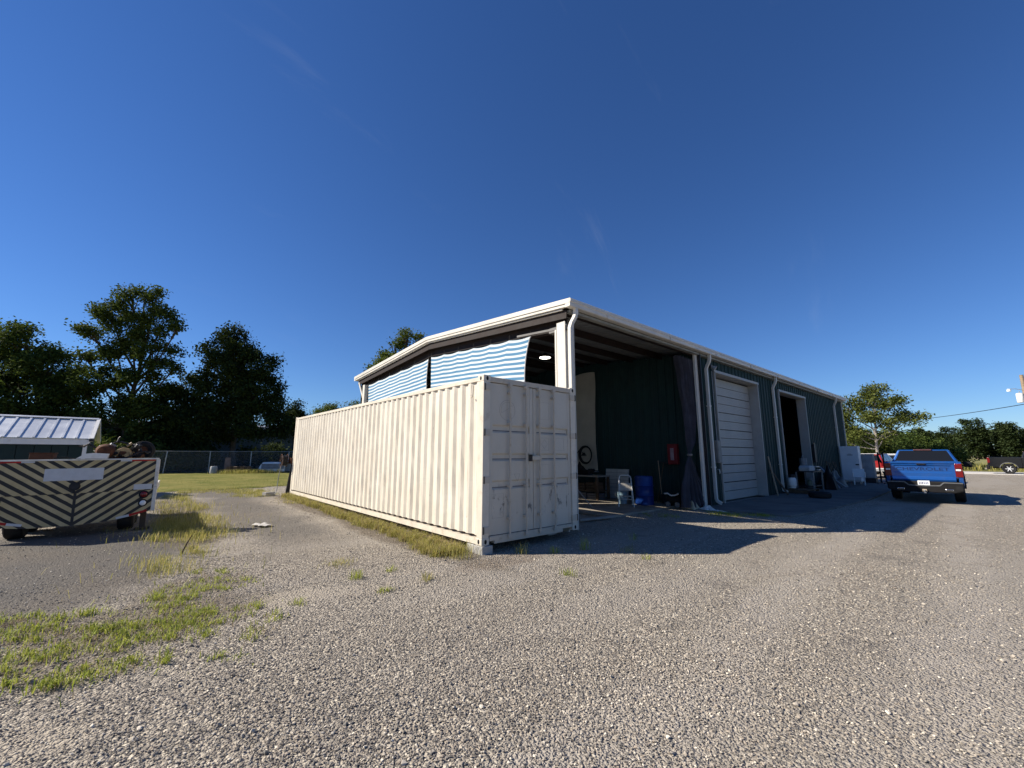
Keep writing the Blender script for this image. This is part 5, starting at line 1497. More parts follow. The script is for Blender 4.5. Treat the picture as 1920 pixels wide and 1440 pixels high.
def pickup(label, loc, rz, body, trim_body=None, text=None, plate=True, group=None, letters=None):
    t = thing('pickup_truck', label, 'pickup', loc, rz, group)
    W = 1.0
    rw, fw = 1.22, 4.92
    for s in (-1, 1):
        # bed side with wheel arch
        poly = [(0.10, 0.66), (0.06, 1.00), (0.08, 1.36), (0.14, 1.40), (1.98, 1.41), (1.98, 0.56)] + arch(rw, 0.44, 0.51, 0.52) + [(0.55, 0.56)]
        o = MB().prism(poly, 'y', s * 0.88, s * (W - 0.005)).build('bed_side', body, t, bevel=0.02)
        fl_ = MB().tube([(x, s * (W + 0.002), z) for x, z in arch(rw, 0.44, 0.505, 0.50, 14)], 0.035, 6).build('wheel_arch_trim', trim_body or BLACKP, t, smooth=50)
        MB().tube([(x, s * (W + 0.002), z) for x, z in arch(fw, 0.44, 0.505, 0.50, 14)], 0.035, 6).build('wheel_arch_trim', trim_body or BLACKP, t, smooth=50)
        tl = MB().prism([(0.045, 0.90), (0.035, 1.35), (0.16, 1.36), (0.20, 1.25), (0.20, 0.95), (0.12, 0.90)], 'y', s * 0.825, s * (W + 0.006)).build('tail_light', RED_LENS, t, bevel=0.012)
        MB().box(0.030, s * 0.845, 1.11, 0.046, s * 0.965, 1.165).build('reverse_lens', CLEAR_LENS, tl)
        MB().box(0.033, s * 0.84, 1.18, 0.044, s * 0.97, 1.195).build('lens_divider', BLACKP, tl)
        # mirror
        mi = MB().obox((3.72, s * 1.17, 1.28), (0.13, 0.24, 0.20), (0, 0, 0)).build('mirror', BLACKP, t, bevel=0.03)
        MB().bar((3.76, s * 0.93, 1.22), (3.74, s * 1.08, 1.24), 0.06, 0.05).build('mirror_arm', BLACKP, mi)
    MB().box(0.12, -0.88, 0.78, 1.96, 0.88, 0.82).build('bed_floor', BLACKP, t)
    MB().box(1.90, -0.88, 0.80, 1.97, 0.88, 1.41).build('bed_front', body, t)
    # tailgate: lip, a wide recess with letters, lower crease
    tg = MB().prism([(0.055, 0.74), (0.035, 0.80), (0.045, 0.885), (0.052, 0.90), (0.052, 1.03), (0.070, 1.05), (0.070, 1.26), (0.045, 1.285), (0.040, 1.335), (0.018, 1.352), (0.015, 1.395), (0.05, 1.41), (0.14, 1.41), (0.14, 0.74)], 'y', -0.82, 0.82).build('tailgate', body, t, bevel=0.006)
    for s in (-1, 1):
        MB().prism([(0.046, 0.90), (0.046, 1.30), (0.075, 1.28), (0.075, 0.92)], 'y', s * 0.74, s * 0.82).build('tailgate_edge', body, tg)
    MB().box(0.012, -0.12, 1.300, 0.05, 0.12, 1.352).build('tailgate_handle', BLACKP, tg, bevel=0.01)
    if text:
        mesh_text(text, 0.155, letters, 'tailgate_letters', tg, (0.066, 0, 1.155), (PI / 2, 0, -PI / 2), 1.62)
    # rear bumper, dark with a stepped bright band
    bm_ = MB().prism([(-0.98, 0.44), (-0.98, 0.70), (-0.90, 0.735), (0.90, 0.735), (0.98, 0.70), (0.98, 0.44), (0.75, 0.36), (-0.75, 0.36)], 'x', -0.06, 0.14).build('rear_bumper', BLACKP, t, bevel=0.03)
    DGR = pm('satin_grey', (0.16, 0.165, 0.17), 0.4, 0.4, 0.1)
    for s in (-1, 1):
        st = MB()
        pl_ = [(-0.064, s * 0.96, 0.700), (-0.064, s * 0.50, 0.705), (-0.064, s * 0.40, 0.60), (-0.064, s * 0.0, 0.585)]
        for a, c in zip(pl_, pl_[1:]): st.bar(a, c, 0.012, 0.035)
        st.build('bumper_band', DGR, bm_)
        MB().box(-0.072, s * 0.52, 0.435, -0.05, s * 0.72, 0.49).build('exhaust_tip', CHROME, bm_, bevel=0.01)
        MB().box(-0.075, s * 0.545, 0.45, -0.068, s * 0.70, 0.475).build('exhaust_mouth', BLACKP, bm_)
        MB().box(-0.066, s * 0.78, 0.46, -0.058, s * 0.94, 0.60).build('corner_step', BLACK, bm_)
        mud = MB().box(1.64, s * 0.72, 0.16, 1.66, s * 0.97, 0.6).build('mud_flap', BLACK, t)
    if plate:
        pp = MB().box(-0.072, -0.155, 0.605, -0.061, 0.155, 0.76).build('number_plate', pm('plate_white', (0.72, 0.73, 0.75), 0.4), bm_, bevel=0.004)
        for k, y in enumerate((-0.105, -0.065, -0.02, 0.025, 0.07, 0.108)):
            MB().box(-0.0745, y - 0.012, 0.645, -0.0725, y + 0.012 + 0.004 * (k % 2), 0.715 - 0.008 * (k % 3)).build('plate_mark', pm('plate_blue', (0.18, 0.20, 0.30), 0.5), pp)
    ht = MB().box(-0.12, -0.06, 0.38, -0.04, 0.06, 0.47).build('hitch_receiver', pm('hitch_tan', (0.45, 0.36, 0.26), 0.5), bm_, bevel=0.008)
    MB().lathe([(0, 0), (0.02, 0), (0.02, 0.04), (0.03, 0.06), (0.025, 0.09), (0, 0.10)], 12, (-0.16, 0, 0.36)).box(-0.18, -0.035, 0.34, -0.05, 0.035, 0.362).build('hitch_ball', GALV, bm_, smooth=40)
    # cab and nose
    prof = [(1.985, 0.52), (1.985, 1.36), (2.2, 1.40), (4.25, 1.36), (5.45, 1.27), (5.70, 1.18), (5.78, 0.95), (5.78, 0.50)] + arch(fw, 0.44, 0.51, 0.50) + [(4.35, 0.50)]
    MB().prism(prof, 'y', -W + 0.01, W - 0.01).build('cab_body', body, t, bevel=0.03)
    lowr = [(2.0, -0.945, 1.37), (4.45, -0.945, 1.36), (4.45, 0.945, 1.36), (2.0, 0.945, 1.37)]
    topr = [(2.18, -0.72, 1.85), (3.62, -0.72, 1.86), (3.62, 0.72, 1.86), (2.18, 0.72, 1.85)]
    MB().add(lowr + topr, [(0, 3, 2, 1), (4, 5, 6, 7), (0, 1, 5, 4), (1, 2, 6, 5), (2, 3, 7, 6), (3, 0, 4, 7)]).build('roof', body, t, bevel=0.04)
    def panel(a, b2, c, d, name, off):
        a, b2, c, d = map(Vector, (a, b2, c, d))
        nrm = (b2 - a).cross(d - a).normalized() * off
        MB().add([a + nrm, b2 + nrm, c + nrm, d + nrm, a - nrm * 0.2, b2 - nrm * 0.2, c - nrm * 0.2, d - nrm * 0.2], [(0, 1, 2, 3), (7, 6, 5, 4), (0, 4, 5, 1), (1, 5, 6, 2), (2, 6, 7, 3), (3, 7, 4, 0)]).build(name, GLASS, t)
    def lerp(p, q, k): return tuple(p[i] + (q[i] - p[i]) * k for i in range(3))
    def win(q0, q1, q2, q3, name, u0, u1, v0, v1):
        # q0,q1 bottom, q3,q2 top
        f = lambda u, v: lerp(lerp(q0, q1, u), lerp(q3, q2, u), v)
        panel(f(u0, v0), f(u1, v0), f(u1, v1), f(u0, v1), name, 0.006)
    win(lowr[3], lowr[0], topr[0], topr[3], 'rear_window', 0.05, 0.95, 0.10, 0.92)
    win(lowr[1], lowr[2], topr[2], topr[1], 'windscreen', 0.05, 0.95, 0.08, 0.93)
    win(lowr[0], lowr[1], topr[1], topr[0], 'side_window', 0.07, 0.44, 0.12, 0.88)
    win(lowr[0], lowr[1], topr[1], topr[0], 'side_window', 0.48, 0.84, 0.12, 0.88)
    win(lowr[2], lowr[3], topr[3], topr[2], 'side_window', 0.16, 0.52, 0.12, 0.88)
    win(lowr[2], lowr[3], topr[3], topr[2], 'side_window', 0.56, 0.93, 0.12, 0.88)
    MB().box(2.13, -0.26, 1.815, 2.24, 0.26, 1.868).build('brake_lamp', pm('brake_lamp_brown', (0.10, 0.05, 0.055), 0.3), t, bevel=0.01)
    MB().box(5.77, -0.72, 0.72, 5.80, 0.72, 1.12).build('grille', BLACKP, t)
    for s in (-1, 1):
        MB().box(5.70, s * 0.74, 0.95, 5.80, s * 0.96, 1.12).build('headlight', CLEAR_LENS, t, bevel=0.02)
        for dx in (2.62, 3.62):
            MB().box(dx, s * (W - 0.008), 1.10, dx + 0.16, s * (W + 0.02), 1.14).build('door_handle', trim_body or BLACKP, t, bevel=0.008)
        for dx in (2.02, 3.02, 4.02):
            MB().box(dx, s * (W - 0.012), 0.58, dx + 0.012, s * (W - 0.0085), 1.36).build('door_gap', BLACKP, t)
        for x in (rw, fw):
            wheel(t, (x, s * 0.84, 0.42), 0.42, 0.28, 0.255, axis_='y', face=s, spokes=6, rimmat=pm('wheel_alloy', (0.62, 0.63, 0.64), 0.35, 0.2, 0.1))
    MB().box(5.74, -0.96, 0.42, 5.86, 0.96, 0.70).build('front_bumper', BLACKP, t, bevel=0.03)
    MB().box(0.3, -0.55, 0.45, 5.5, 0.55, 0.60).build('chassis', BLACKP, t)
    MB().cyl((rw, -0.75, 0.42), (rw, 0.75, 0.42), 0.06).lathe([(0, -0.16), (0.13, -0.12), (0.15, 0), (0.13, 0.12), (0, 0.16)], 14, (rw, 0, 0.42), 'y').build('rear_axle', DARKM, t, smooth=40)
    return t


BLUE = paint('metallic_blue', (0.007, 0.085, 0.33))
BT = pickup('metallic blue pickup parked on the gravel, seen from behind', (16.05, -3.93, 0.0), R(2.6), BLUE, None, 'CHEVROLET', letters=paint('letter_blue', (0.003, 0.030, 0.13)))
BT.scale = (0.97, 0.97, 0.98)
pickup('black pickup on the road at the right edge', (52.2, -4.85, 0.035), R(-90), paint('black_paint', (0.006, 0.006, 0.007)), pm('grey_arch', (0.10, 0.10, 0.10), 0.6), plate=False)

# red SUV past the workshop corner
def suv(label, loc, rz, body, roofm):
    t = thing('sport_utility', label, 'car', loc, rz)
    W, rw, fw = 0.92, 0.85, 3.55
    prof = [(0.03, 0.55), (0.0, 0.78), (0.04, 1.10), (0.10, 1.18), (3.2, 1.14), (4.35, 1.04), (4.55, 0.85), (4.55, 0.50)] + arch(fw, 0.38, 0.44, 0.46) + [(2.9, 0.46)] + arch(rw, 0.38, 0.44, 0.46)
    MB().prism(prof, 'y', -W, W).build('body', body, t, bevel=0.04)
    lo = [(0.06, -0.88, 1.16), (3.35, -0.88, 1.12), (3.35, 0.88, 1.12), (0.06, 0.88, 1.16)]
    hi = [(0.36, -0.70, 1.66), (2.45, -0.70, 1.68), (2.45, 0.70, 1.68), (0.36, 0.70, 1.66)]
    MB().add(lo + hi, [(0, 3, 2, 1), (4, 5, 6, 7), (0, 1, 5, 4), (1, 2, 6, 5), (2, 3, 7, 6), (3, 0, 4, 7)]).build('roof', body, t, bevel=0.05)
    MB().box(0.42, -0.66, 1.675, 2.4, 0.66, 1.72).build('roof_rack', roofm, t, bevel=0.01)
    def lerp(p, q, k): return Vector(p).lerp(Vector(q), k)
    def win(q0, q1, q2, q3, name, u0, u1, v0, v1):
        f = lambda u, v: lerp(lerp(q0, q1, u), lerp(q3, q2, u), v)
        c = [f(u0, v0), f(u1, v0), f(u1, v1), f(u0, v1)]
        nrm = (c[1] - c[0]).cross(c[3] - c[0]).normalized() * 0.008
        MB().add([x + nrm for x in c] + [x - nrm for x in c], [(0, 1, 2, 3), (7, 6, 5, 4), (0, 4, 5, 1), (1, 5, 6, 2), (2, 6, 7, 3), (3, 7, 4, 0)]).build(name, GLASS, t)
    win(lo[3], lo[0], hi[0], hi[3], 'rear_window', 0.07, 0.93, 0.10, 0.88)
    win(lo[1], lo[2], hi[2], hi[1], 'windscreen', 0.06, 0.94, 0.08, 0.92)
    for q in ((0.08, 0.32), (0.35, 0.60), (0.63, 0.86)):
        win(lo[0], lo[1], hi[1], hi[0], 'side_window', q[0], q[1], 0.12, 0.86)
        win(lo[2], lo[3], hi[3], hi[2], 'side_window', 1 - q[1], 1 - q[0], 0.12, 0.86)
    MB().box(-0.08, -0.93, 0.48, 0.10, 0.93, 0.72).build('rear_bumper', pm('silver_bumper', (0.40, 0.41, 0.42), 0.4, 0.5), t, bevel=0.03)
    for s in (-1, 1):
        MB().box(-0.012, s * 0.76, 0.86, 0.10, s * 0.925, 1.12).build('tail_light', RED_LENS, t, bevel=0.01)
        MB().box(4.46, s * 0.62, 0.80, 4.57, s * 0.9, 0.95).build('headlight', CLEAR_LENS, t, bevel=0.02)
        for x in (rw, fw): wheel(t, (x, s * 0.80, 0.36), 0.36, 0.22, 0.21, axis_='y', face=s, spokes=5)
    return t


suv('red sport utility car with a silver bumper past the workshop', (34.6, 0.55, 0.0), R(-4), paint('red_paint', (0.32, 0.012, 0.014)), pm('pale_rack', (0.62, 0.63, 0.64), 0.5))
suv('white car parked beyond the red one, only its roof corner showing', (42.0, 0.55, 0.0), R(-2), paint('white_car_paint', (0.62, 0.64, 0.66)), pm('pale_rack', (0.62, 0.63, 0.64), 0.5))

# ------------------------------------------------------------------ utility pole and wire
po = thing('utility_pole', 'wooden utility pole with white transformer at the right edge', 'utility pole', (61.0, -8.07, 0.0))
MB().tube([(0, 0, -0.3), (0, 0, 5), (0, 0, 9.5)], [0.19, 0.165, 0.14], 12).build('pole', WOOD, po, smooth=40)
MB().lathe([(0, 0), (0.24, 0), (0.26, 0.05), (0.26, 0.85), (0.22, 0.92), (0, 0.95)], 18, (-0.22, 0.36, 6.75)).build('transformer', WHITEPL, po, smooth=40)
for a in (-0.09, 0.09): MB().lathe([(0, 0), (0.05, 0), (0.03, 0.06), (0.05, 0.1), (0.03, 0.15), (0, 0.2)], 10, (-0.22 + a, 0.36, 7.68)).build('bushing', GREYM, po)
MB().tube([(0, 0.1, 8.0), (-0.2, 0.6, 8.15), (-0.25, 0.95, 8.15)], 0.03, 6).build('lamp_arm', GALV, po, smooth=40)
MB().lathe([(0, 0.28), (0.10, 0.27), (0.14, 0.18), (0.16, 0.02), (0.0, 0.0)], 14, (-0.25, 1.0, 7.9)).build('lamp_head', WHITEPL, po, smooth=40)
wv = []
A_, B_ = Vector((61.0, -8.0, 6.6)), Vector((118.0, 12.5, 8.8))
for k in range(31):
    q = A_.lerp(B_, k / 30); q.z -= 1.2 * 4 * (k / 30) * (1 - k / 30) * 0.35; wv.append(q)
wr = MB().tube(wv, 0.035, 5).build('power_line', BLACK); tag(wr, 'thin dark power line running from the utility pole', 'power line')

# ------------------------------------------------------------------ trees
def make_leaf(name, a, b, trans=0.25):
    m, n, l, p = new_mat(name)
    at = n.new('ShaderNodeAttribute'); at.attribute_name = 'rnd'; at.attribute_type = 'GEOMETRY'
    c = add_mix(n, l, at.outputs['Fac'], a, b)
    l.new(c, p.inputs['Base Color']); p.inputs['Roughness'].default_value = 0.8
    p.inputs['Specular IOR Level'].default_value = 0.08
    tr = n.new('ShaderNodeBsdfTranslucent'); l.new(add_mix(n, l, 0.5, c, (0.12, 0.16, 0.02)), tr.inputs[0])
    mx = n.new('ShaderNodeMixShader'); mx.inputs[0].default_value = trans
    l.new(p.outputs[0], mx.inputs[1]); l.new(tr.outputs[0], mx.inputs[2]); l.new(mx.outputs[0], n['Material Output'].inputs[0])
    return m


LEAF_A = make_leaf('olive_leaf', (0.030, 0.058, 0.015), (0.095, 0.125, 0.032))
LEAF_B = make_leaf('dark_oak_leaf', (0.014, 0.028, 0.010), (0.042, 0.060, 0.020), 0.15)
LEAF_C = make_leaf('mid_green_leaf', (0.050, 0.080, 0.016), (0.150, 0.170, 0.040), 0.3)
LEAF_D = make_leaf('deep_olive_leaf', (0.030, 0.056, 0.014), (0.105, 0.130, 0.032), 0.22)
LEAF_E = make_leaf('pale_leaf', (0.065, 0.095, 0.022), (0.18, 0.195, 0.055), 0.35)
LEAF_P = make_leaf('pine_needles', (0.020, 0.036, 0.014), (0.050, 0.066, 0.024), 0.1)
BARK = pm('bark', (0.085, 0.065, 0.05), 0.9, 0, 0.4, 5, 0.6, 30, stretch=(3, 3, 0.6))
BARKP = pm('pale_bark', (0.26, 0.23, 0.20), 0.9, 0, 0.25, 5, 0.4, 30)


def leaf_mesh(name, centres, per, spread, size, mat, rs, flat_=0.5):
    k = len(centres)
    c = np.repeat(np.asarray(centres), per, axis=0)
    n_ = len(c)
    c = c + rs.normal(size=(n_, 3)) * np.array([spread, spread, spread * 0.7])
    nr = rs.normal(size=(n_, 3)); nr[:, 2] = np.abs(nr[:, 2]) + flat_
    nr /= np.linalg.norm(nr, axis=1)[:, None]
    t = rs.normal(size=(n_, 3)); t -= nr * (t * nr).sum(1)[:, None]; t /= np.linalg.norm(t, axis=1)[:, None]
    b = np.cross(nr, t)
    s = (size * rs.uniform(0.6, 1.35, n_))[:, None]
    drop = np.array([0, 0, -0.18]) * s
    V = np.stack([c - t * s * 0.55, c + b * s * 0.36, c + t * s * 0.6 + drop, c - b * s * 0.36], 1).reshape(-1, 3)
    F = np.arange(n_ * 4).reshape(-1, 4)
    cl = np.repeat(rs.random(k), per)
    rnd = np.clip(0.55 * cl + 0.45 * rs.random(n_), 0, 1)
    return np_mesh(name, V, F, mat, {'rnd': rnd})


def tree(name, label, base, blobs, n_cl, per, size, spread, mat, seed, trunk_r=0.25, bark=None, group=None, cat='tree', shell=0.45, trunk_top=None, stems=1):
    """blobs: (dx, dy, z, rx, ry, rz) ellipsoids that the crown fills"""
    rs = np.random.default_rng(seed)
    t = thing(name, label, cat, base, group=group)
    bark = bark or BARK
    vol = np.array([b[3] * b[4] * b[5] for b in blobs]) ** 0.75
    cnt = np.maximum(3, (n_cl * vol / vol.sum()).astype(int))
    cen, tips = [], []
    for bl, k in zip(blobs, cnt):
        d = rs.normal(size=(k, 3)); d /= np.linalg.norm(d, axis=1)[:, None]
        r = (shell + (1 - shell) * rs.random(k)) ** 0.6 * (0.82 + 0.30 * rs.random(k))
        p = np.array(bl[:3]) + d * r[:, None] * np.array(bl[3:6])
        p = p[p[:, 2] > 0.15]
        cen.append(p)
        tips.append((np.array(bl[:3]), p[:: max(1, len(p) // 7)]))
    cen = np.concatenate(cen)
    # bundles: shift clusters a little towards common points so that the crown breaks into clumps
    hub = cen[rs.integers(0, len(cen), max(6, len(cen) // 9))]
    d2 = ((cen[:, None, :] - hub[None]) ** 2).sum(-1); near = hub[d2.argmin(1)]
    cen = cen + (near - cen) * 0.40
    link('crown', leaf_mesh('crown', cen, per, spread, size, mat, rs), t)
    top = trunk_top or max(b[2] + b[5] * 0.5 for b in blobs)
    w = MB()
    for q in range(stems):
        ox, oy = (rs.normal() * 0.5, rs.normal() * 0.5) if stems > 1 else (0, 0)
        tp = [(ox * k / 7 + 0.12 * top * 0.12 * math.sin(k * 1.3 + seed + q), oy * k / 7 + 0.1 * math.sin(k + q), -0.2 + (top + 0.2) * k / 7) for k in range(8)]
        w.tube(tp, [trunk_r * (1.25 if k == 0 else 1 - k / 8.5) for k in range(8)], 8)
    for c, tp_ in tips:
        z0 = max(0.25 * top, min(top * 0.9, c[2] * 0.62))
        k = z0 / top * 7
        s0 = Vector((0.12 * top * 0.12 * math.sin(k * 1.3 + seed), 0.1 * math.sin(k), z0))
        c = Vector(c); mid = s0.lerp(c, 0.55) + Vector((0, 0, -0.1 * (c - s0).length))
        w.tube([s0, mid, c], [trunk_r * 0.45, trunk_r * 0.3, trunk_r * 0.16], 6)
        for e in tp_:
            e = Vector(e); w.tube([mid.lerp(c, 0.6), c.lerp(e, 0.5) + Vector((0, 0, 0.1)), e], [trunk_r * 0.18, trunk_r * 0.1, trunk_r * 0.04], 5)
    w.build('trunk', bark, t, smooth=60)
    return t


tree('broadleaf_tree', 'broad dark tree at the far left edge', (-12.43, 51.61, 0.1),
     [(-1.2, -1.3, 12.5, 1.1, 1.0, 0.9), (-1.1, -0.8, 11.4, 2.2, 2.0, 1.5), (-1.9, 0.8, 9.3, 2.7, 2.4, 2.1), (0.8, -2.0, 9.3, 2.2, 2.0, 1.8), (-0.8, -1.2, 6.9, 3.9, 3.5, 2.2), (1.9, -2.4, 6.7, 1.5, 1.4, 2.1), (-3.7, 1.3, 7.9, 2.4, 2.2, 2.9), (0.4, 0.1, 3.8, 4.8, 4.3, 2.1), (2.8, -2.3, 4.1, 1.5, 1.3, 2.1)], 1200, 46, 0.215, 0.42, LEAF_A, 1, 0.3, trunk_top=9.0)
tree('broadleaf_tree', 'tallest tree on the left with a loose forked crown', (-5.68, 45.76, 0.1),
     [(-1.0, -1.5, 15.7, 1.3, 1.1, 1.1), (0.6, -2.6, 15.4, 1.0, 0.9, 1.4), (-2.3, -0.3, 14.1, 1.6, 1.4, 1.3), (1.4, -2.8, 13.6, 1.4, 1.2, 1.8), (-0.6, -1.1, 13.0, 1.9, 1.7, 1.7), (-3.3, 0.6, 12.3, 1.3, 1.1, 0.8), (2.5, -4.1, 12.9, 0.7, 0.6, 0.4), (-1.6, -0.0, 11.0, 1.8, 1.6, 1.4), (1.4, -2.0, 10.5, 1.9, 1.7, 1.5), (-3.7, 1.8, 10.3, 1.2, 1.0, 0.6), (2.6, -3.7, 9.2, 0.9, 0.8, 0.5), (-2.4, 0.2, 8.2, 2.2, 2.0, 1.2), (0.7, -1.4, 7.8, 2.2, 2.0, 1.5), (-3.3, 2.1, 7.1, 1.2, 1.0, 1.0), (-0.8, 0.5, 5.2, 2.9, 2.6, 1.6), (1.9, -1.8, 4.8, 2.2, 2.0, 1.5), (-1.9, 2.3, 3.8, 2.4, 2.2, 1.9), (1.0, 0.7, 2.6, 3.9, 3.5, 1.4)],
     1120, 46, 0.205, 0.33, LEAF_D, 2, 0.26, shell=0.35)
tree('broadleaf_tree', 'dense dark conical tree left of the container', (2.12, 41.64, 0.1),
     [(-1.2, -1.0, 12.9, 1.0, 0.9, 1.1), (-1.2, -1.1, 11.1, 2.1, 1.9, 1.5), (-2.9, 1.1, 11.2, 0.7, 0.6, 0.9), (0.2, -2.3, 9.7, 2.5, 2.3, 1.7), (-1.5, 1.0, 9.1, 2.1, 1.9, 1.6), (1.1, -2.1, 7.3, 2.5, 2.3, 2.0), (-0.7, 0.2, 6.6, 3.0, 2.7, 2.1), (-2.0, 1.2, 4.4, 3.0, 2.7, 2.0), (1.3, -2.2, 4.6, 2.4, 2.2, 2.0), (3.2, -2.9, 4.2, 1.0, 0.9, 1.5)],
     1150, 48, 0.205, 0.36, LEAF_B, 3, 0.28)
tree('broadleaf_tree', 'small dark tree crowding between the tall and conical trees', (-1.72, 44.97, 0.1),
     [(-0.5, -0.6, 8.1, 1.6, 1.5, 1.1), (-1.0, 0.3, 6.1, 1.9, 1.7, 1.7), (0.6, -0.9, 5.7, 1.8, 1.6, 1.8), (-0.4, -0.1, 3.4, 3.1, 2.7, 1.8)], 378, 46, 0.215, 0.38, LEAF_B, 4, 0.18)
tree('broadleaf_tree', 'small round tree peeping out just left of the container corner', (8.54, 46.69, 0.1),
     [(-0.1, -0.1, 6.6, 0.9, 0.8, 1.2), (-0.5, 0.5, 5.3, 1.5, 1.3, 1.5), (0.2, -0.4, 4.7, 1.2, 1.1, 1.2)], 190, 40, 0.20, 0.32, LEAF_B, 5, 0.16)
tree('broadleaf_tree', 'tree top showing above the left roof slope of the workshop', (14.83, 33.27, 0.1),
     [(-0.6, -1.7, 13.1, 1.0, 0.9, 0.8), (-1.5, -0.8, 12.1, 0.9, 0.8, 0.9), (0.5, -2.2, 12.7, 0.5, 0.5, 0.8), (-1.8, 0.3, 11.0, 0.8, 0.7, 0.7), (-0.8, -1.0, 10.5, 2.2, 2.0, 1.3), (-2.6, 1.2, 9.6, 1.1, 1.0, 1.1), (-0.2, -0.8, 8.0, 3.2, 2.9, 1.6)], 360, 44, 0.20, 0.30, LEAF_C, 6, 0.22)
tree('broadleaf_tree', 'low feathery tree showing above the container top edge', (16.2, 55.0, 0.1),
     [(0, 0, 7.6, 2.4, 2.2, 1.2), (2.6, -2.0, 8.2, 2.2, 2.0, 1.1), (-2.2, 1.8, 7.0, 1.6, 1.5, 0.9), (1.0, -0.8, 5.8, 3.4, 3.0, 1.4)], 220, 40, 0.21, 0.42, LEAF_C, 7, 0.2)
tree('broadleaf_tree', 'open crowned tree with pale trunk beyond the workshop end', (55.6, 2.9, 0.0),
     [(0.0, 0.4, 7.6, 1.5, 1.7, 1.0), (-0.2, 2.3, 6.9, 1.5, 1.6, 1.1), (0.2, -1.7, 7.0, 1.4, 1.5, 1.0), (0.4, -3.1, 5.6, 1.2, 1.1, 0.8), (0.1, 0.4, 5.8, 1.6, 1.5, 0.7), (-0.2, 2.9, 5.2, 1.5, 1.2, 0.9), (0.3, -1.5, 5.0, 1.3, 1.3, 0.6), (-0.3, 1.6, 3.9, 1.3, 1.3, 0.7), (0.0, -0.4, 8.5, 1.2, 1.2, 0.7), (0.2, 3.6, 6.0, 1.2, 1.0, 0.9), (0.2, -0.6, 3.6, 1.2, 1.2, 0.6), (0.0, 3.0, 3.4, 1.4, 1.4, 0.9)], 430, 38, 0.20, 0.36, LEAF_E, 8, 0.17, BARKP, shell=0.3)
for k, (bx_, by_, h, w_, lab) in enumerate(((-10.2, 44.5, 3.4, 2.6, 'leafy shrub in front of the far left tree'), (-5.6, 42.6, 3.0, 2.6, 'leafy shrub below the tallest tree on the left'), (-1.2, 41.6, 2.6, 2.2, 'dark shrub behind the fence left of the broken crate'), (4.9, 43.4, 2.8, 2.2, 'dark shrub behind the fence near the white shell'), (-15.0, 43.6, 3.0, 3.0, 'dark shrub at the left edge behind the shed'))):
    tree('shrub', lab, (bx_, by_, 0.1), [(0, 0, h * 0.55, w_, w_ * 0.9, h * 0.5), (w_ * 0.5, -0.3, h * 0.4, w_ * 0.7, w_ * 0.7, h * 0.4), (-w_ * 0.5, 0.3, h * 0.45, w_ * 0.7, w_ * 0.7, h * 0.4)], 140, 40, 0.21, 0.34, (LEAF_C, LEAF_C, LEAF_B, LEAF_B, LEAF_B)[k], 20 + k, 0.09, group='shrubs behind the fence', cat='shrub', trunk_top=h * 0.6)
for k, (bx_, by_, h, w_, lab) in enumerate(((58.5, 8.5, 4.2, 2.8, 'tall leafy bush right behind the workshop end corner'), (60.0, 4.0, 3.2, 2.6, 'leafy bush under the open crowned tree'), (62.0, -0.3, 3.4, 2.6, 'brownish bush right of the pale tree trunk'), (66.0, 1.5, 4.4, 3.0, 'tall brown green bush behind the blue pickup cab'))):
    tree('shrub', lab, (bx_, by_, 0.0), [(0, 0, h * 0.5, w_ * 0.8, w_, h * 0.5), (0.4, w_ * 0.6, h * 0.4, w_ * 0.6, w_ * 0.7, h * 0.4), (0.2, -w_ * 0.6, h * 0.42, w_ * 0.6, w_ * 0.7, h * 0.4)], 170, 40, 0.21, 0.36, LEAF_A if k > 1 else LEAF_C, 40 + k, 0.09, group='bushes beyond the road', cat='shrub', trunk_top=h * 0.6)

# the far pine wood: the front row as trees, the mass behind as one
def pine_proto(seed, h, dome):
    rs = np.random.default_rng(seed)
    cen = []
    for k in range(240):
        v = rs.random() ** 0.8
        z = h * (0.12 + 0.86 * v)
        prof = (0.55 + 0.75 * math.sin(min(1, v * 1.15) * PI * 0.8)) if dome else (1.25 - 0.95 * v)
        r = 0.19 * h * prof * (0.35 + 0.65 * rs.random() ** 0.5)
        a = rs.uniform(0, 2 * PI)
        cen.append((r * math.cos(a), r * math.sin(a), z))
    return leaf_mesh('pine_crown', cen, 16, 0.5, 0.52, LEAF_P, rs, 0.8)


pcr = [pine_proto(90 + k, 12.0, k % 2 == 0) for k in range(4)]
ptr = MB().tube([(0, 0, -0.3), (0.05, 0, 6), (0, 0, 11)], [0.24, 0.18, 0.05], 7).mesh('pine_trunk', BARK, 60)
def pine(x, y, s, k, label, sz=1.0):
    t = thing('pine_tree', label, 'tree', (x, y, 0), k * 1.7, 'pines of the far tree line')
    t.scale = (s, s, s * sz)
    link('crown', pcr[k % 4], t); link('trunk', ptr, t)
prs = np.random.default_rng(5)
view_pts = []
for px_, dist, s, lab in ((66, 158, 0, None),): pass
row = []
for k in range(27):
    f = k / 26
    # a line of pines across the far side of the field
    row.append((202 + 5 * math.sin(k * 1.9), 44 - 72 * f + 1.1 * math.sin(k * 2.7), 0.82 + 0.10 * math.sin(k * 2.3 + 1)))
for k, (x, y, s) in enumerate(row):
    lab = 'dark green pine in the far tree line beyond the field'
    pine(x, y, s, k, lab, 1.0)
pine(197, -0.6, 1.08, 2, 'tallest dome topped pine rising above the far tree line')
pine(198, -7.6, 0.97, 0, 'round topped pine standing up at the right end of the tree line')
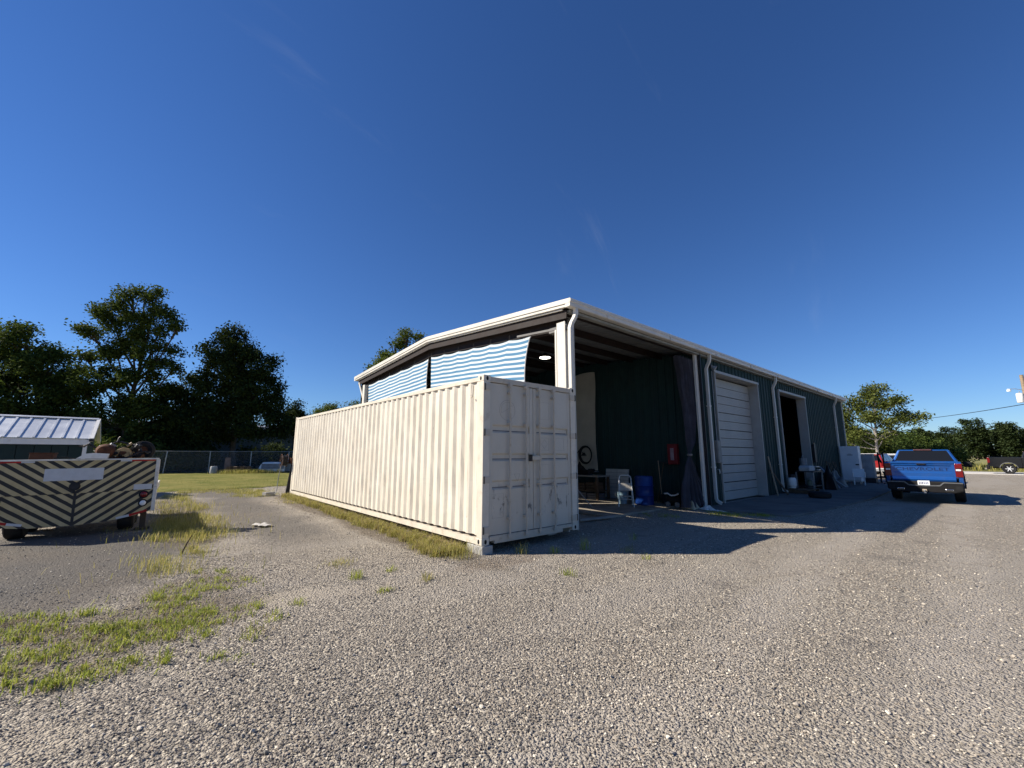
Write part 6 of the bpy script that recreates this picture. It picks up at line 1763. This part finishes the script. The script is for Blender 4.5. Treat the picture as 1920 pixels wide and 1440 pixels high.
# the mass behind
cen = []
for k in range(150):
    x, y, s = prs.uniform(212, 245), prs.uniform(-85, 80), prs.uniform(0.74, 0.98)
    for q in range(34):
        v = prs.random() ** 0.7; r = 2.6 * s * (0.4 + 0.6 * prs.random())
        a = prs.uniform(0, 2 * PI); cen.append((x + r * math.cos(a), y + r * math.sin(a), 12 * s * (0.1 + 0.9 * v)))
for k in range(900):
    cen.append((prs.uniform(203, 214), prs.uniform(-60, 60), prs.uniform(0.2, 3.2)))
wood = link('pine_wood', leaf_mesh('pine_wood', cen, 9, 0.7, 0.85, LEAF_P, prs, 0.8))
tag(wood, 'mass of dark pines filling the far tree line', 'wood', kind='stuff')

# ------------------------------------------------------------------ grass and weeds
def make_blade(name, a, b):
    m, n, l, p = new_mat(name)
    at = n.new('ShaderNodeAttribute'); at.attribute_name = 'rnd'; at.attribute_type = 'GEOMETRY'
    c = add_mix(n, l, at.outputs['Fac'], a, b)
    l.new(c, p.inputs['Base Color']); p.inputs['Roughness'].default_value = 0.6; p.inputs['Specular IOR Level'].default_value = 0.25
    tr = n.new('ShaderNodeBsdfTranslucent'); l.new(c, tr.inputs[0])
    mx = n.new('ShaderNodeMixShader'); mx.inputs[0].default_value = 0.4
    l.new(p.outputs[0], mx.inputs[1]); l.new(tr.outputs[0], mx.inputs[2]); l.new(mx.outputs[0], n['Material Output'].inputs[0])
    return m


GR_Y = make_blade('bright_weed_grass', (0.19, 0.25, 0.03), (0.46, 0.47, 0.09))
GR_D = make_blade('dry_tall_grass', (0.21, 0.23, 0.035), (0.55, 0.46, 0.16))
GR_L = make_blade('lawn_blades', (0.12, 0.15, 0.03), (0.28, 0.26, 0.08))


def blades(P, length, width, lean, rs, z=None):
    n_ = len(P)
    a = rs.uniform(0, 2 * PI, n_); L_ = length * rs.uniform(0.45, 1.25, n_); w = width * rs.uniform(0.6, 1.3, n_)
    ln = lean * rs.uniform(0.2, 1.3, n_)
    d = np.stack([np.cos(a), np.sin(a), np.zeros(n_)], 1); s = np.stack([-np.sin(a), np.cos(a), np.zeros(n_)], 1)
    up = np.array([0, 0, 1.0])
    b = np.column_stack([P, gz(P[:, 0], P[:, 1]) - 0.02 if z is None else z])
    m_ = b + up * (L_ * 0.62)[:, None] + d * (L_ * ln * 0.35)[:, None]
    t = b + up * (L_ * np.maximum(0.35, 1 - ln * 0.35))[:, None] + d * (L_ * ln)[:, None]
    h = (w / 2)[:, None]
    V = np.stack([b - s * h, b + s * h, m_ - s * h * 0.8, m_ + s * h * 0.8, t], 1).reshape(-1, 3)
    i0 = (np.arange(n_) * 5)[:, None]
    F = np.concatenate([i0 + np.array([[0, 1, 3]]), i0 + np.array([[0, 3, 2]]), i0 + np.array([[2, 3, 4]])], 1).reshape(-1, 3)
    rnd = np.repeat(rs.random(n_), 3)
    return V, F, rnd


def grass_obj(name, label, P, length, width, lean, mat, seed, kind='stuff', group=None, cat='grass', parent=None):
    rs = np.random.default_rng(seed)
    V, F, rnd = blades(P, length, width, lean, rs)
    o = link(name, np_mesh(name, V, F, mat, {'rnd': rnd}))
    return tag(o, label, cat, group, kind)


grs = np.random.default_rng(31)
ELL = [(-5.08,0.50,0.30,0.42,22),(-4.75,0.29,0.37,0.41,26),(-4.98,-0.44,0.17,0.34,14),(-4.80,-0.47,0.21,0.28,12),(-4.39,-0.35,0.34,0.40,24),(-4.08,-0.11,0.37,0.55,34),(-3.86,0.09,0.29,0.56,24),(-3.91,0.97,0.33,0.47,18),(-4.07,0.49,0.21,0.27,10),(-3.37,0.93,0.31,0.39,16),(-3.50,1.54,0.21,0.39,10),(-3.77,-0.47,0.27,0.42,14),(-3.41,-0.50,0.16,0.35,10),(-3.45,-1.00,0.13,0.22,6),(-3.98,-0.70,0.24,0.29,10),(-4.30,-1.14,0.08,0.11,8),(-4.72,-1.19,0.06,0.13,7),(-4.55,-1.08,0.14,0.21,14),(-4.07,-1.16,0.08,0.14,5),(-3.71,-1.48,0.08,0.11,3),(-3.16,-0.72,0.11,0.20,4),(-4.91,-0.87,0.10,0.14,5),(-5.6,0.75,0.5,0.4,30),(-6.2,1.0,0.5,0.5,26),(-5.5,-0.1,0.4,0.5,20)]
def clumps(ells, per, rad, k=1.0):
    out = []
    cx, cy, rx, ry = ells[0][:4]
    for cx, cy, rx, ry, n_ in ells:
        # ellipse axes follow the view: rx across it, ry along it
        for _ in range(max(1, int(n_ * k))):
            r, a = math.sqrt(grs.random()), grs.uniform(0, 2 * PI)
            u, v = r * math.cos(a) * rx, r * math.sin(a) * ry
            dx, dy = cx - CAMXY[0], cy - CAMXY[1]; q = math.hypot(dx, dy); dx, dy = dx / q, dy / q
            c = (cx + u * dy + v * dx, cy - u * dx + v * dy)
            m_ = int(per * grs.uniform(0.4, 1.5)); sp_r = rad * grs.uniform(0.5, 1.3)
            out.append(np.array(c) + grs.normal(size=(m_, 2)) * sp_r * np.where(grs.random((m_, 1)) < 0.22, 4.0, 1.0))
    return np.concatenate(out)


GR_B = make_blade('dead_grass', (0.16, 0.11, 0.06), (0.42, 0.34, 0.20))
grass_obj('grass', 'bright green weedy grass patches in the left foreground gravel', clumps(ELL, 24, 0.036, 0.72), 0.07, 0.0075, 1.05, GR_Y, 1)
grass_obj('grass', 'dead tan stalks mixed into the left foreground weeds', clumps(ELL, 7, 0.07, 0.8), 0.06, 0.005, 1.5, GR_B, 11)
grass_obj('grass', 'tall dry grass growing beside the chevron trailer', clumps([(-3.35, 8.6, 0.5, 2.6, 34), (-3.5, 5.3, 0.62, 1.3, 30), (-3.3, 12.5, 0.5, 2.8, 22), (-3.75, 2.6, 0.4, 0.8, 9), (-3.7, 7.0, 0.3, 1.2, 18), (-3.2, 6.6, 0.5, 1.6, 12)], 46, 0.13), 0.19, 0.007, 0.8, GR_D, 2)
# along the container
PP = []
for _ in range(330):
    y = 0.35 + 11.6 * grs.random() ** 1.25
    wdt = 0.55 * (0.45 + 0.55 * float(vnoise(y, 0, 0.9, 3))) * (1.15 if y < 4.5 else 0.75)
    x = 0.02 - wdt * grs.random() ** 0.8 - (0.25 if y < 1.2 else 0) * grs.random()
    PP.append(np.array((x, y)) + grs.normal(size=(int(grs.uniform(30, 75)), 2)) * 0.05)
PP = np.concatenate(PP)
grass_obj('grass', 'yellow green grass strip along the foot of the container', PP, 0.17, 0.0065, 0.95, GR_D, 3)
grass_obj('grass', 'dead stalks among the grass strip beside the container', PP[::6] + grs.normal(size=PP[::6].shape) * 0.08, 0.22, 0.005, 0.9, GR_B, 12)
grass_obj('grass', 'thin low grass on the track by the far container end', clumps([(-0.9, 13.2, 0.7, 1.2, 40), (-1.0, 15.2, 0.9, 1.2, 40), (-1.9, 16.4, 1.6, 0.8, 40), (-0.2, 10.5, 0.3, 1.4, 18)], 40, 0.10), 0.11, 0.008, 0.7, GR_D, 4)
# the lawn: short blades, thinning with distance
q = grs.random(42000) ** 1.4
lx = grs.uniform(-13, 16, 42000); ly = 17.3 + 1.2 * (vnoise(lx, 0, 0.6, 5) - 0.5) + q * 19
grass_obj('grass', 'short mown blades covering the lawn', np.stack([lx, ly], 1), 0.075, 0.016, 0.7, GR_L, 5)
fx_, fy_ = grs.uniform(58, 72, 9000), grs.uniform(-24, 16, 9000)
V, F, rnd = blades(np.stack([fx_, fy_], 1), 0.75, 0.05, 0.5, grs, z=np.full(9000, 0.05))
tag(link('grass', np_mesh('grass', V, F, GR_D, {'rnd': rnd})), 'tall rough grass along the far road verge', 'grass', kind='stuff')
# weeds by the fence junk
grass_obj('grass', 'weeds growing round the junk by the fence', clumps([(2.0, 35.8, 1.4, 0.8, 30), (3.6, 35.2, 1.2, 0.8, 24)], 50, 0.16), 0.42, 0.02, 0.6, GR_D, 6)
# low green strip along the shaded bay edge
grass_obj('grass', 'low weeds along the edge of the concrete apron', clumps([(7.9, -0.75, 0.5, 0.3, 24), (8.5, -1.3, 0.3, 0.3, 16), (8.2, -0.3, 0.25, 0.2, 10), (6.4, 0.45, 0.5, 0.3, 8)], 30, 0.06), 0.07, 0.007, 0.8, GR_Y, 7)

# single weed tufts one can count
TUFTS = [(0.58,-0.34,0.20,60,'bushy weed tuft just in front of the left container door'),(1.01,-0.70,0.14,40,'weed tuft in front of the container between the lock rods'),(1.61,-0.85,0.26,34,'tall thin weed in shade before the right container door'),(2.01,-1.45,0.16,26,'thin weed at the container shadow edge, right of the doors'),(1.82,-1.92,0.10,30,'low weed tuft on sunlit gravel farthest right of the container'),(0.20,-1.72,0.12,44,'lone grass tuft on the gravel in front of the container doors'),(-1.39,-0.66,0.13,44,'lone upright grass tuft nearest the camera left of the block'),(-2.05,0.05,0.13,70,'low round grass tuft left of the container strip'),(-1.55,0.10,0.09,40,'flat grass tuft between the lone tuft and the container strip'),(-1.95,0.95,0.09,90,'flat wide weed mat on the track beside the container'),(-2.0,-0.72,0.07,60,'sparse dry weed patch on pale dirt left of the container'),(-2.9,-0.5,0.08,40,'small weed tuft at the pale sandy patch'),(-0.35,0.10,0.28,110,'tall weed clump beside the concrete block'),(3.0,-0.9,0.16,20,'thin weed in the dark container shadow')]
for k, (x, y, L_, n_, lab) in enumerate(TUFTS):
    rs = np.random.default_rng(200 + k)
    sp_r = 0.045 if n_ < 80 else 0.12
    Pq = np.array((x, y)) + rs.normal(size=(n_, 2)) * sp_r
    V, F, rnd = blades(Pq, L_, 0.0065, 0.55 if L_ > 0.11 else 0.9, rs)
    me = np_mesh('weed_tuft', V, F, GR_Y if k % 3 else GR_D, {'rnd': rnd})
    tag(link('weed_tuft', me), lab, 'weed', 'weed tufts on the gravel')
